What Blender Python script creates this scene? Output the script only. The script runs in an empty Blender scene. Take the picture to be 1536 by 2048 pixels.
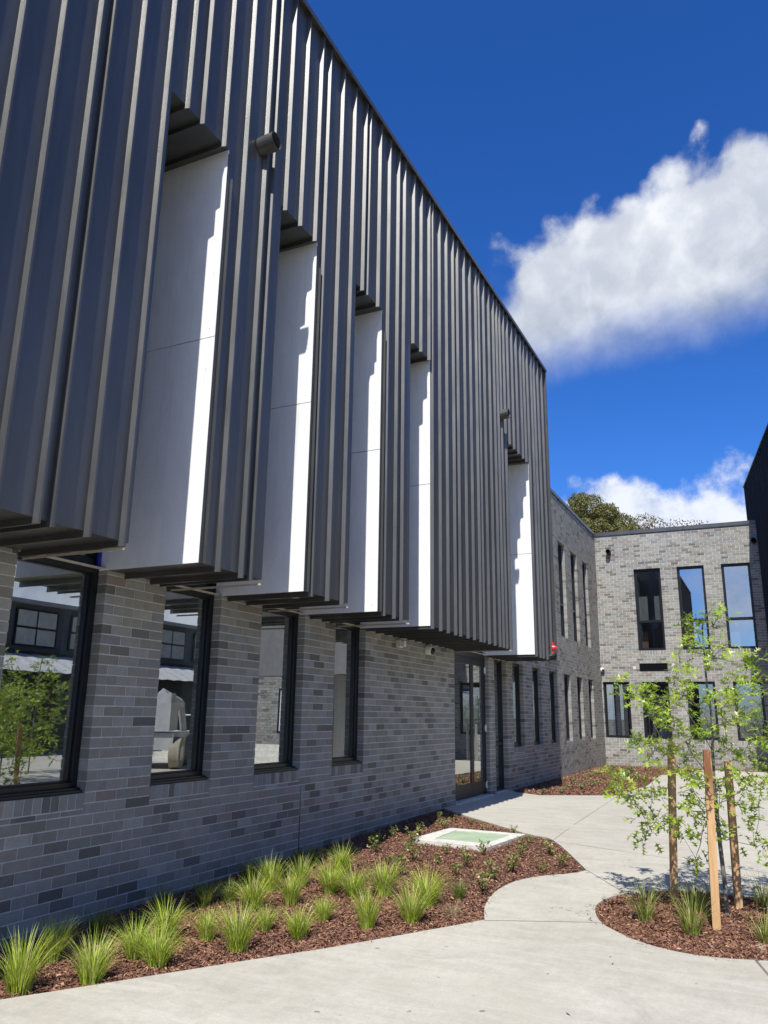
import bpy, bmesh, math, random
import numpy as np
from mathutils import Vector, Matrix
from mathutils.geometry import delaunay_2d_cdt

random.seed(7)
RNG = np.random.default_rng(7)
S = bpy.context.scene
COL = S.collection
rad = math.radians

# ------------------------------------------------------------------ camera
F_PX, YAW, PITCH, ROLL = 1574.163, -0.450, 0.2513, 0.0142
CAM = Vector((5.135, 0.0, 1.514))
cy, sy, cp, sp = math.cos(YAW), math.sin(YAW), math.cos(PITCH), math.sin(PITCH)
fw = Vector((sy * cp, cy * cp, sp)); rt = Vector((cy, -sy, 0)); up = rt.cross(fw)
c_, s_ = math.cos(ROLL), math.sin(ROLL)
R_ = c_ * rt + s_ * up; U_ = -s_ * rt + c_ * up
cam = bpy.data.cameras.new('camera'); camo = bpy.data.objects.new('camera', cam); COL.objects.link(camo)
cam.sensor_fit = 'VERTICAL'; cam.sensor_height = 36.0; cam.lens = F_PX / 2048 * 36
cam.clip_start = 0.05; cam.clip_end = 2000
camo.matrix_world = Matrix(((R_.x, U_.x, -fw.x, CAM.x), (R_.y, U_.y, -fw.y, CAM.y), (R_.z, U_.z, -fw.z, CAM.z), (0, 0, 0, 1)))
S.camera = camo

# ------------------------------------------------------------------ light, sky
SUN = Vector((0.24, -1.0, 1.38)).normalized()
sl = bpy.data.lights.new('sun', 'SUN'); slo = bpy.data.objects.new('sun', sl); COL.objects.link(slo)
sl.energy = 5.0; sl.angle = rad(0.5); sl.color = (1.0, 0.965, 0.91)
slo.rotation_euler = SUN.to_track_quat('Z', 'Y').to_euler(); slo.location = (10, -10, 20)
S.view_settings.view_transform = 'Standard'; S.view_settings.look = 'None'
S.view_settings.exposure = 0.38; S.view_settings.gamma = 1.0; S.view_settings.use_curve_mapping = False
S.render.engine = 'CYCLES'
S.cycles.use_denoising = True
S.cycles.max_bounces = 8; S.cycles.transparent_max_bounces = 12; S.cycles.diffuse_bounces = 4
S.cycles.sample_clamp_indirect = 6

class NT:
    """tiny node-tree helper"""
    def __init__(s, tree):
        s.t = tree; s.n = tree.nodes; s.l = tree.links
    def node(s, kind, **kw):
        n = s.n.new(kind)
        for k, v in kw.items():
            if k.startswith('i_'): n.inputs[k[2:].replace('_', ' ')].default_value = v
            else: setattr(n, k, v)
        return n
    def put(s, sock, v):
        if isinstance(v, bpy.types.NodeSocket): s.l.new(v, sock)
        elif v is not None: sock.default_value = v
    def math(s, op, a, b=None, c=None, clamp=False):
        n = s.node('ShaderNodeMath', operation=op, use_clamp=clamp)
        s.put(n.inputs[0], a)
        if b is not None: s.put(n.inputs[1], b)
        if c is not None: s.put(n.inputs[2], c)
        return n.outputs[0]
    def ramp(s, v, lo, hi, a=0.0, b=1.0, smooth=True):
        n = s.node('ShaderNodeMapRange', interpolation_type='SMOOTHSTEP' if smooth else 'LINEAR')
        s.put(n.inputs['Value'], v)
        for k, x in (('From Min', lo), ('From Max', hi), ('To Min', a), ('To Max', b)): s.put(n.inputs[k], x)
        return n.outputs[0]
    def noise(s, vec, scale, detail=4, rough=0.55, lac=2.0, dist=0.0):
        n = s.node('ShaderNodeTexNoise'); s.put(n.inputs['Vector'], vec)
        n.inputs['Scale'].default_value = scale; n.inputs['Detail'].default_value = detail
        n.inputs['Roughness'].default_value = rough; n.inputs['Lacunarity'].default_value = lac
        n.inputs['Distortion'].default_value = dist
        return n.outputs[0]
    def mix(s, f, a, b, mode='MIX'):
        n = s.node('ShaderNodeMix', data_type='RGBA', blend_type=mode)
        s.put(n.inputs['Factor'], f)
        s.put(n.inputs[6], tuple(a) + (1,) if isinstance(a, (tuple, list)) and len(a) == 3 else a)
        s.put(n.inputs[7], tuple(b) + (1,) if isinstance(b, (tuple, list)) and len(b) == 3 else b)
        return n.outputs[2]

W = bpy.data.worlds.new('World'); S.world = W; W.use_nodes = True
for n in list(W.node_tree.nodes): W.node_tree.nodes.remove(n)
w = NT(W.node_tree)
sky = w.node('ShaderNodeTexSky', sky_type='NISHITA', sun_disc=False)
sky.sun_elevation = math.asin(SUN.z); sky.sun_rotation = math.atan2(SUN.x, SUN.y)
sky.air_density = 1.0; sky.dust_density = 1.2; sky.ozone_density = 4.0; sky.altitude = 600
SKY_K = 0.125
hs = w.node('ShaderNodeHueSaturation'); hs.inputs['Saturation'].default_value = 1.25; hs.inputs['Value'].default_value = 1.0
w.l.new(sky.outputs[0], hs.inputs['Color'])
tc = w.node('ShaderNodeTexCoord'); d = tc.outputs['Generated']
sep = w.node('ShaderNodeSeparateXYZ'); w.l.new(d, sep.inputs[0])
dx, dy, dz = sep.outputs
az = w.math('DEGREES', w.math('ARCTAN2', dx, dy))
el = w.math('DEGREES', w.math('ARCSINE', dz))
big = w.noise(d, 5.0, 8, 0.6, 2.1, 0.3)
fine = w.noise(d, 15.0, 9, 0.6, 2.2, 0.15)
nz = w.math('ADD', w.math('MULTIPLY', w.math('SUBTRACT', big, 0.5), 10.0), w.math('MULTIPLY', w.math('SUBTRACT', fine, 0.5), 6.0))
vd = w.node('ShaderNodeVectorMath', operation='SCALE'); nd = w.node('ShaderNodeTexNoise'); nd.inputs['Scale'].default_value = 9.0; nd.inputs['Detail'].default_value = 5.0
w.l.new(d, nd.inputs['Vector']); w.l.new(nd.outputs['Color'], vd.inputs[0]); vd.inputs['Scale'].default_value = 0.10
va = w.node('ShaderNodeVectorMath', operation='ADD'); w.l.new(d, va.inputs[0]); w.l.new(vd.outputs[0], va.inputs[1])
def puff(sc):
    v = w.node('ShaderNodeTexVoronoi', feature='SMOOTH_F1'); v.inputs['Scale'].default_value = sc; v.inputs['Smoothness'].default_value = 0.35
    w.l.new(va.outputs[0], v.inputs['Vector']); return w.math('SUBTRACT', 0.45, v.outputs['Distance'])
p1, p2 = puff(11.0), puff(24.0)
billow = w.math('ADD', w.math('MULTIPLY', p1, 2.3), w.math('MULTIPLY', p2, 2.9))
nz = w.math('ADD', w.math('ADD', w.math('MULTIPLY', w.math('SUBTRACT', big, 0.5), 6.0), w.math('MULTIPLY', w.math('SUBTRACT', fine, 0.5), 3.0)), billow)
nsoft = w.math('MULTIPLY', w.math('SUBTRACT', big, 0.5), 6.0)
# the large cloud over the court: a slanting band, crisp top, soft under side
upE = w.math('MULTIPLY_ADD', az, 0.22, 36.9)
loE = w.math('MULTIPLY_ADD', az, 0.17, 25.6)
top = w.ramp(w.math('ADD', w.math('SUBTRACT', upE, el), nz), -0.2, 1.7)
bot = w.ramp(w.math('ADD', w.math('SUBTRACT', el, loE), nsoft), -1.2, 4.2)
lef = w.ramp(w.math('ADD', w.math('ADD', az, 17.9), w.math('MULTIPLY', nz, 0.8)), -0.6, 2.4)
rig = w.ramp(w.math('ADD', w.math('SUBTRACT', 26.0, az), nz), -1.0, 6.0)
m1 = w.math('MULTIPLY', w.math('MULTIPLY', top, bot), w.math('MULTIPLY', lef, rig))
# bank of cumulus low all round the horizon
lump = w.noise(d, 4.2, 7, 0.55, 2.0, 0.1)
bankE = w.math('MULTIPLY_ADD', w.math('SUBTRACT', lump, 0.5), 16.0, 15.6)
m2 = w.ramp(w.math('ADD', w.math('SUBTRACT', bankE, el), w.math('ADD', w.math('MULTIPLY', w.math('SUBTRACT', fine, 0.5), 4.0), w.math('MULTIPLY', billow, 0.5))), -0.2, 1.6)
back = w.ramp(dy, 0.2, -0.2)
m2 = w.math('MULTIPLY', m2, w.math('SUBTRACT', 1.0, w.math('MULTIPLY', back, w.ramp(w.noise(d, 2.6, 4, 0.5), 0.60, 0.48))))
# scattered fair-weather clouds in the rest of the sky
cl = w.noise(d, 2.3, 7, 0.56, 2.0, 0.2)
m3 = w.ramp(w.math('ADD', cl, w.math('MULTIPLY', w.math('SUBTRACT', fine, 0.5), 0.10)), 0.60, 0.70)
farside = w.ramp(dy, 0.25, -0.15)
m3 = w.math('MULTIPLY', m3, farside)
mask = w.math('MAXIMUM', w.math('MAXIMUM', m1, w.math('MULTIPLY', m2, 0.92)), m3)
# shading of the cloud itself: bright crisp tops, grey soft bases, lumps
hgt = w.ramp(w.math('SUBTRACT', el, loE), 0.0, 9.0)
sh = w.math('ADD', w.noise(d, 9.0, 6, 0.55, 2.0, 0.4), w.math('ADD', w.math('MULTIPLY', p1, 0.25), w.math('MULTIPLY', p2, 0.22)))
fn2 = w.noise(d, 26.0, 6, 0.6, 2.0, 0.3)
shade = w.math('ADD', w.math('MULTIPLY', hgt, 0.42), w.math('ADD', w.math('MULTIPLY', w.ramp(sh, 0.36, 0.66), 0.48), w.math('MULTIPLY', w.ramp(fn2, 0.4, 0.7), 0.22)), clamp=True)
ccol = w.mix(shade, (0.33, 0.375, 0.46), (0.75, 0.775, 0.81))
low = w.ramp(el, 20.0, 16.0)
ccol = w.mix(low, ccol, w.mix(w.ramp(fine, 0.3, 0.65), (0.43, 0.50, 0.62), (0.77, 0.79, 0.82)))
gm = w.node('ShaderNodeGamma'); w.l.new(hs.outputs[0], gm.inputs[0]); gm.inputs[1].default_value = 1.06
skyc = w.mix(1.0, gm.outputs[0], (SKY_K * 0.53, SKY_K * 0.69, SKY_K * 0.99), 'MULTIPLY')
fin = w.mix(w.math('MULTIPLY', mask, 0.96), skyc, ccol)
bg = w.node('ShaderNodeBackground'); bg.inputs['Strength'].default_value = 1.0
# (the Nishita sky enters at SKY_K = 0.15 and the clouds at their own brightness)
w.l.new(fin, bg.inputs['Color'])
wo = w.node('ShaderNodeOutputWorld'); w.l.new(bg.outputs[0], wo.inputs['Surface'])

# ------------------------------------------------------------------ materials
def new_mat(name):
    m = bpy.data.materials.new(name); m.use_nodes = True
    for n in list(m.node_tree.nodes): m.node_tree.nodes.remove(n)
    t = NT(m.node_tree); o = t.node('ShaderNodeOutputMaterial')
    return m, t, o
def pos(t):
    return t.node('ShaderNodeNewGeometry').outputs['Position']
def scaled(t, v, s):
    n = t.node('ShaderNodeMapping'); t.put(n.inputs[0], v); n.inputs['Scale'].default_value = s
    return n.outputs[0]
def bump(t, h, strength=0.3, dist=0.01):
    b = t.node('ShaderNodeBump'); b.inputs['Strength'].default_value = strength; b.inputs['Distance'].default_value = dist
    t.put(b.inputs['Height'], h); return b.outputs[0]
def pbr(t, o, col, rough=0.6, metal=0.0, nrm=None, spec=0.5, coat=0.0):
    b = t.node('ShaderNodeBsdfPrincipled')
    t.put(b.inputs['Base Color'], tuple(col) + (1,) if isinstance(col, (tuple, list)) else col)
    t.put(b.inputs['Roughness'], rough); t.put(b.inputs['Metallic'], metal)
    b.inputs['Specular IOR Level'].default_value = spec; b.inputs['Coat Weight'].default_value = coat
    if nrm is not None: t.put(b.inputs['Normal'], nrm)
    t.l.new(b.outputs[0], o.inputs[0]); return b
def simple(name, col, rough=0.6, metal=0.0, var=0.12, scale=6.0, bmp=0.0, spec=0.5):
    m, t, o = new_mat(name); p = pos(t)
    n = t.noise(p, scale, 5, 0.6)
    c = t.mix(t.ramp(n, 0.3, 0.7), tuple(x * (1 - var) for x in col), tuple(min(1, x * (1 + var)) for x in col))
    nr = bump(t, t.noise(p, scale * 30, 3), bmp, 0.003) if bmp else None
    pbr(t, o, c, rough, metal, nr, spec); return m

def metal_mat(name, col, metal=0.55, rough=0.42):
    m, t, o = new_mat(name); p = pos(t)
    n1 = t.noise(scaled(t, p, (1.5, 1.5, 0.35)), 1.6, 4, 0.6)
    n2 = t.noise(scaled(t, p, (1, 6, 0.5)), 3.0, 5, 0.6)
    c = t.mix(t.ramp(n1, 0.3, 0.7), tuple(x * 0.9 for x in col), tuple(x * 1.1 for x in col))
    speck = t.ramp(t.noise(p, 85.0, 2, 0.5), 0.76, 0.8)
    c = t.mix(t.math('MULTIPLY', speck, 0.25), c, (0.35, 0.35, 0.33))
    r = t.ramp(n2, 0.25, 0.75, rough - 0.05, rough + 0.07)
    oc = t.noise(scaled(t, p, (1, 2.2, 0.9)), 1.3, 2, 0.5)
    pbr(t, o, c, r, metal, bump(t, oc, 0.2, 0.02)); return m
M_METAL = metal_mat('dark_grey_metal', (0.118, 0.117, 0.113), 0.70, 0.39)
M_RIB = M_METAL
M_BLACKMETAL = metal_mat('black_metal', (0.025, 0.027, 0.032), 0.35, 0.5)

def brick_mat(name, mode):
    m, t, o = new_mat(name); p = pos(t)
    if mode == 'obj': base = t.node('ShaderNodeObjectInfo').outputs['Color']
    else: base = t.node('ShaderNodeVertexColor', layer_name='Col').outputs['Color']
    n1 = t.noise(p, 9.0, 5, 0.65); n2 = t.noise(p, 70.0, 4, 0.7)
    f = t.math('ADD', t.math('MULTIPLY', n1, 0.5), t.math('MULTIPLY', n2, 0.5))
    f = t.ramp(f, 0.3, 0.7, 0.80, 1.18)
    k = t.node('ShaderNodeVectorMath', operation='SCALE'); t.l.new(base, k.inputs[0]); t.put(k.inputs['Scale'], f)
    bloom = t.ramp(t.noise(p, 1.1, 7, 0.7, 2.0, 0.8), 0.57, 0.75)
    kc = t.mix(t.math('MULTIPLY', bloom, 0.22), k.outputs[0], (0.42, 0.41, 0.39))
    pbr(t, o, kc, t.ramp(n1, 0.3, 0.7, 0.6, 0.78), 0.0, bump(t, n2, 0.35, 0.003), 0.35)
    return m
M_BRICK_O = brick_mat('grey_brick_single', 'obj'); M_BRICK_V = brick_mat('grey_brick', 'attr')
M_MORTAR = simple('mortar', (0.55, 0.535, 0.505), 0.9, 0, 0.12, 14, 0.3)
M_MORTAR_DARK = M_MORTAR

def concrete_mat(name, a, b, stain=0.35):
    m, t, o = new_mat(name); p = pos(t)
    big = t.noise(p, 0.55, 5, 0.6, 2.0, 0.6); mid = t.noise(scaled(t, p, (1.0, 2.6, 1)), 2.6, 7, 0.68, 2.1, 0.4); fi = t.noise(p, 60.0, 5, 0.7)
    bl = t.noise(scaled(t, p, (2.5, 1.0, 1)), 7.0, 6, 0.7, 2.0, 0.8)
    f = t.math('ADD', t.math('MULTIPLY', t.ramp(big, 0.3, 0.7), 0.35), t.math('MULTIPLY', t.ramp(mid, 0.3, 0.7), 0.40))
    f = t.math('ADD', f, t.math('MULTIPLY', t.ramp(bl, 0.3, 0.7), 0.25))
    c = t.mix(f, a, b)
    warm = t.ramp(t.noise(p, 0.9, 3, 0.5), 0.52, 0.72)
    c = t.mix(t.math('MULTIPLY', warm, 0.5), c, (0.42, 0.38, 0.30))
    st = t.ramp(t.noise(p, 1.3, 9, 0.74, 2.2, 1.2), 0.53, 0.66)
    c = t.mix(t.math('MULTIPLY', st, stain), c, (0.28, 0.262, 0.218))
    tw = t.ramp(t.noise(scaled(t, p, (0.55, 3.0, 1)), 2.2, 6, 0.7, 2.0, 0.9), 0.5, 0.72)
    c = t.mix(t.math('MULTIPLY', tw, 0.30), c, (0.60, 0.585, 0.535))
    sp = t.ramp(t.noise(p, 26.0, 2, 0.5), 0.73, 0.77)
    c = t.mix(t.math('MULTIPLY', sp, 0.5), c, (0.17, 0.14, 0.11))
    c = t.mix(t.math('MULTIPLY', t.ramp(fi, 0.35, 0.7), 0.25), c, tuple(x * 0.75 for x in a))
    h = t.math('ADD', t.math('MULTIPLY', fi, 0.6), t.math('MULTIPLY', mid, 1.0))
    pbr(t, o, c, 0.82, 0, bump(t, h, 0.35, 0.006), 0.3); return m
M_CONC = concrete_mat('concrete', (0.345, 0.322, 0.262), (0.525, 0.498, 0.412))
M_FRAMECONC = simple('pale_concrete', (0.56, 0.54, 0.47), 0.85, 0, 0.15, 9, 0.3)

def white_panel():
    m, t, o = new_mat('pale_fibre_cement'); p = pos(t)
    a = t.noise(scaled(t, p, (3, 3, 1)), 1.8, 6, 0.65, 2, 0.4); b = t.noise(p, 45, 4, 0.7)
    f = t.math('ADD', t.math('MULTIPLY', a, 0.65), t.math('MULTIPLY', b, 0.35))
    c = t.mix(t.ramp(f, 0.3, 0.7), (0.69, 0.685, 0.665), (0.79, 0.785, 0.76))
    sk = t.ramp(t.noise(scaled(t, p, (16, 16, 0.5)), 1.5, 5, 0.6, 2, 0.2), 0.52, 0.72)
    c = t.mix(t.math('MULTIPLY', sk, 0.22), c, (0.46, 0.455, 0.42))
    pbr(t, o, c, 0.6, 0, bump(t, b, 0.08, 0.002), 0.35); return m
M_PANEL = white_panel()
M_FRAME = simple('black_window_frame', (0.012, 0.013, 0.016), 0.35, 0.2, 0.1, 5)
M_FRAME2 = simple('charcoal_frame', (0.020, 0.021, 0.024), 0.42, 0.1, 0.1, 5)
M_TRIM = simple('beige_trim', (0.42, 0.37, 0.28), 0.6)
M_BLUE = simple('blue_film', (0.01, 0.025, 0.22), 0.4)
M_STEEL = simple('brushed_steel', (0.55, 0.55, 0.54), 0.28, 1.0, 0.08, 30)
M_WHITE = simple('white_plastic', (0.72, 0.71, 0.66), 0.4, 0, 0.05)
M_BLACK = simple('black_plastic', (0.01, 0.01, 0.011), 0.3)
M_HOLE = simple('pipe_inside', (0.012, 0.012, 0.013), 0.9)
M_INT = simple('interior_wall', (0.52, 0.50, 0.46), 0.8)
M_CEIL = simple('interior_ceiling', (0.72, 0.71, 0.67), 0.8)
M_CARPET = simple('interior_floor', (0.10, 0.11, 0.13), 0.95)
M_NAVY = simple('navy_panel', (0.012, 0.025, 0.12), 0.6)
M_ORANGE = simple('salmon_panel', (0.62, 0.27, 0.17), 0.7)
M_BLIND = simple('blind_fabric', (0.50, 0.50, 0.42), 0.9)
M_ROOF = simple('roof_sheet', (0.35, 0.36, 0.36), 0.6, 0.2)
M_SCREW = simple('screw_head', (0.12, 0.12, 0.12), 0.5)

def glass_mat(name, tint, f0, ior=1.6):
    m, t, o = new_mat(name)
    fr = t.node('ShaderNodeFresnel'); fr.inputs['IOR'].default_value = ior
    geo = t.node('ShaderNodeNewGeometry')
    f = t.math('ADD', fr.outputs[0], f0, clamp=True)
    f = t.math('MULTIPLY', f, t.math('SUBTRACT', 1.0, geo.outputs['Backfacing']))
    tr = t.node('ShaderNodeBsdfTransparent'); tr.inputs[0].default_value = tuple(tint) + (1,)
    gl = t.node('ShaderNodeBsdfGlossy'); gl.inputs['Roughness'].default_value = 0.0
    gl.inputs['Color'].default_value = (0.93, 0.97, 1.0, 1)
    wob = t.noise(pos(t), 0.8, 1, 0.4)
    t.put(gl.inputs['Normal'], bump(t, wob, 0.08, 0.01))
    mx = t.node('ShaderNodeMixShader'); t.put(mx.inputs[0], f); t.l.new(tr.outputs[0], mx.inputs[1]); t.l.new(gl.outputs[0], mx.inputs[2])
    t.l.new(mx.outputs[0], o.inputs[0]); return m
M_GLASS = glass_mat('window_glass', (0.66, 0.72, 0.70), 0.40)
M_GLASS_FAR = glass_mat('tinted_glass', (0.66, 0.70, 0.72), 0.28)

def attr_mat(name, rough=0.8, trans=0.0, gloss=0.3, bumpy=0.0, layer='Col'):
    m, t, o = new_mat(name)
    c = t.node('ShaderNodeVertexColor', layer_name=layer).outputs['Color']
    if bumpy:
        p = pos(t)
        k = t.node('ShaderNodeVectorMath', operation='SCALE'); t.l.new(c, k.inputs[0]); t.put(k.inputs['Scale'], t.ramp(t.noise(p, 90, 3), 0.3, 0.7, 0.7, 1.3)); c = k.outputs[0]
    b = pbr(t, o, c, rough, 0, None, gloss)
    if trans:
        tr = t.node('ShaderNodeBsdfTranslucent'); t.l.new(c, tr.inputs[0])
        mx = t.node('ShaderNodeMixShader'); mx.inputs[0].default_value = trans
        t.l.new(b.outputs[0], mx.inputs[1]); t.l.new(tr.outputs[0], mx.inputs[2]); t.l.new(mx.outputs[0], o.inputs[0])
    return m
M_MULCH = attr_mat('bark_mulch', 0.85, 0, 0.2, 0.5)
M_GRASS = attr_mat('grass_blades', 0.45, 0.35, 0.5)
M_LEAF = attr_mat('broad_leaves', 0.38, 0.38, 0.5)
M_GUM = attr_mat('gum_leaves', 0.6, 0.2, 0.3)
M_SOIL = simple('dark_soil', (0.065, 0.030, 0.020), 0.95, 0, 0.4, 25, 0.6)

def wood_mat(name, a, b, zr=(1.15, 1.45), amt=0.75):
    m, t, o = new_mat(name); p = pos(t)
    g = t.noise(scaled(t, p, (14, 14, 0.9)), 3.0, 6, 0.65, 2, 0.8)
    f = t.noise(scaled(t, p, (60, 60, 3)), 4.0, 4, 0.6)
    c = t.mix(t.ramp(g, 0.35, 0.65), a, b)
    z = t.node('ShaderNodeSeparateXYZ'); t.l.new(p, z.inputs[0])
    st = t.math('MULTIPLY', t.ramp(t.math('ADD', z.outputs[2], t.math('MULTIPLY', g, 0.5)), *zr), t.ramp(g, 0.36, 0.5))
    c = t.mix(t.math('MULTIPLY', st, amt), c, (0.16, 0.045, 0.025))
    c = t.mix(t.math('MULTIPLY', t.ramp(f, 0.4, 0.7), 0.3), c, tuple(x * 0.6 for x in a))
    pbr(t, o, c, 0.75, 0, bump(t, f, 0.3, 0.003), 0.25); return m
M_STAKE = wood_mat('hardwood', (0.44, 0.26, 0.13), (0.56, 0.36, 0.20), (1.5, 1.9), 0.3)
M_STAKE_RED = wood_mat('red_stained_hardwood', (0.50, 0.29, 0.13), (0.58, 0.38, 0.19), (0.98, 1.38), 0.9)
M_BARK = simple('young_bark', (0.16, 0.15, 0.13), 0.85, 0, 0.35, 30, 0.5)
M_GUMBARK = simple('gum_bark', (0.28, 0.23, 0.18), 0.85, 0, 0.3, 6, 0.5)
def lid_mat():
    m, t, o = new_mat('green_painted_lid'); p = pos(t)
    n = t.noise(p, 3.0, 5, 0.6); f = t.noise(p, 40, 4, 0.6)
    c = t.mix(t.ramp(n, 0.3, 0.7), (0.27, 0.35, 0.22), (0.36, 0.43, 0.29))
    c = t.mix(t.math('MULTIPLY', t.ramp(f, 0.55, 0.7), 0.4), c, (0.42, 0.42, 0.33))
    pbr(t, o, c, 0.6, 0, None, 0.4); return m
M_LID = lid_mat()
M_RED = simple('red_lens', (0.75, 0.02, 0.03), 0.25)
M_TYRE = simple('dusty_tyre', (0.30, 0.27, 0.20), 0.9)
M_MACH = simple('grey_machine_paint', (0.42, 0.42, 0.40), 0.4)

# ------------------------------------------------------------------ object helpers
class MB:
    """collects geometry, with one colour per face if given"""
    def __init__(s): s.v = []; s.f = []; s.c = []; s.sm = []
    def face(s, pts, col=None, smooth=False):
        b = len(s.v); s.v.extend(tuple(p) for p in pts); s.f.append(tuple(range(b, b + len(pts)))); s.c.append(col); s.sm.append(smooth)
    def add(s, vs, fs, col=None, smooth=False):
        b = len(s.v); s.v.extend(tuple(p) for p in vs)
        for f in fs: s.f.append(tuple(b + i for i in f)); s.c.append(col); s.sm.append(smooth)
    def box(s, x0, x1, y0, y1, z0, z1, col=None):
        if x0 > x1: x0, x1 = x1, x0
        if y0 > y1: y0, y1 = y1, y0
        if z0 > z1: z0, z1 = z1, z0
        vs = [(x, y, z) for z in (z0, z1) for y in (y0, y1) for x in (x0, x1)]
        s.add(vs, [(0, 2, 3, 1), (4, 5, 7, 6), (0, 1, 5, 4), (1, 3, 7, 5), (3, 2, 6, 7), (2, 0, 4, 6)], col)
    def pbox(s, P, u0, u1, d0, d1, z0, z1, col=None, back=True):
        """box in wall coordinates (u along, d outwards, z up); P maps to world"""
        vs = [P(u, dd, z) for z in (z0, z1) for dd in (d0, d1) for u in (u0, u1)]
        fs = [(0, 2, 3, 1), (4, 5, 7, 6), (0, 1, 5, 4), (1, 3, 7, 5), (3, 2, 6, 7), (2, 0, 4, 6)]
        if not back: fs = [f for i, f in enumerate(fs) if i != 2]
        if P.flip: fs = [tuple(reversed(f)) for f in fs]
        s.add(vs, fs, col)
    def tube(s, pts, rs, n=6, col=None, cap=True):
        pts = [Vector(p) for p in pts]; rings = []
        ref = Vector((0, 0, 1)) if abs((pts[-1] - pts[0]).normalized().z) < 0.9 else Vector((1, 0, 0))
        vs = []
        for i, p in enumerate(pts):
            a = pts[max(i - 1, 0)]; b = pts[min(i + 1, len(pts) - 1)]
            t = (b - a); t = t.normalized() if t.length > 1e-9 else Vector((0, 0, 1))
            x = t.cross(ref); x = x.normalized() if x.length > 1e-6 else Vector((1, 0, 0)); y = t.cross(x)
            for k in range(n):
                an = 2 * math.pi * k / n
                vs.append(p + (x * math.cos(an) + y * math.sin(an)) * rs[i])
        fs = []
        for i in range(len(pts) - 1):
            for k in range(n):
                fs.append((i * n + k, i * n + (k + 1) % n, (i + 1) * n + (k + 1) % n, (i + 1) * n + k))
        s.add(vs, fs, col, True)
        if cap:
            s.face([vs[k] for k in range(n)][::-1], col); s.face([vs[(len(pts) - 1) * n + k] for k in range(n)], col)
    def mesh(s, name, mat):
        me = bpy.data.meshes.new(name); me.from_pydata(s.v, [], s.f); me.materials.append(mat)
        if any(c is not None for c in s.c):
            a = me.color_attributes.new('Col', 'FLOAT_COLOR', 'CORNER')
            arr = np.ones((len(me.loops), 4), dtype=np.float32); k = 0
            for f, c in zip(s.f, s.c):
                n = len(f)
                if c is not None: arr[k:k + n, :3] = c
                k += n
            a.data.foreach_set('color', arr.ravel())
        if any(s.sm): me.polygons.foreach_set('use_smooth', s.sm)
        me.update(); return me
    def build(s, name, mat, parent=None, kind=None, label=None):
        o = bpy.data.objects.new(name, s.mesh(name, mat)); COL.objects.link(o)
        if parent: o.parent = parent
        if kind: o['kind'] = kind
        if label: o['label'] = label
        return o
def empty(name, loc, label=None, cat=None, group=None):
    o = bpy.data.objects.new(name, None); COL.objects.link(o); o.location = loc; o.empty_display_size = 0.2
    if label: o['label'] = label
    if cat: o['category'] = cat
    if group: o['group'] = group
    return o
def tag(o, label, cat, group=None):
    o['label'] = label; o['category'] = cat
    if group: o['group'] = group
    return o
def link_mesh(name, me, parent=None, mw=None):
    o = bpy.data.objects.new(name, me); COL.objects.link(o)
    if parent: o.parent = parent
    if mw is not None: o.matrix_local = mw
    return o
def copy_tree(o, parent=None):
    c = o.copy(); COL.objects.link(c)
    if parent: c.parent = parent
    for ch in list(o.children): copy_tree(ch, c)
    return c

def wallmap(origin, U, N):
    """wall coordinates: origin + u*U + d*N + z"""
    U = Vector(U).normalized(); N = Vector(N).normalized(); O = Vector(origin)
    def P(u, dd, z): return (O.x + U.x * u + N.x * dd, O.y + U.y * u + N.y * dd, O.z + z)
    P.flip = U.cross(N).z < 0
    P.O, P.U, P.N = O, U, N
    return P
def inview(p, margin=60):
    v = Vector(p) - CAM; zf = v.dot(fw)
    if zf < 0.3: return None
    x = 768 + F_PX * v.dot(R_) / zf; y = 1024 - F_PX * v.dot(U_) / zf
    return (x, y, zf) if -margin < x < 1536 + margin and -margin < y < 2048 + margin else None

def gz(Y):
    """ground height: level by the door, falling gently towards the street end"""
    return -0.019 * min(max(0.0, 12.0 - Y), 13.0)

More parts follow.
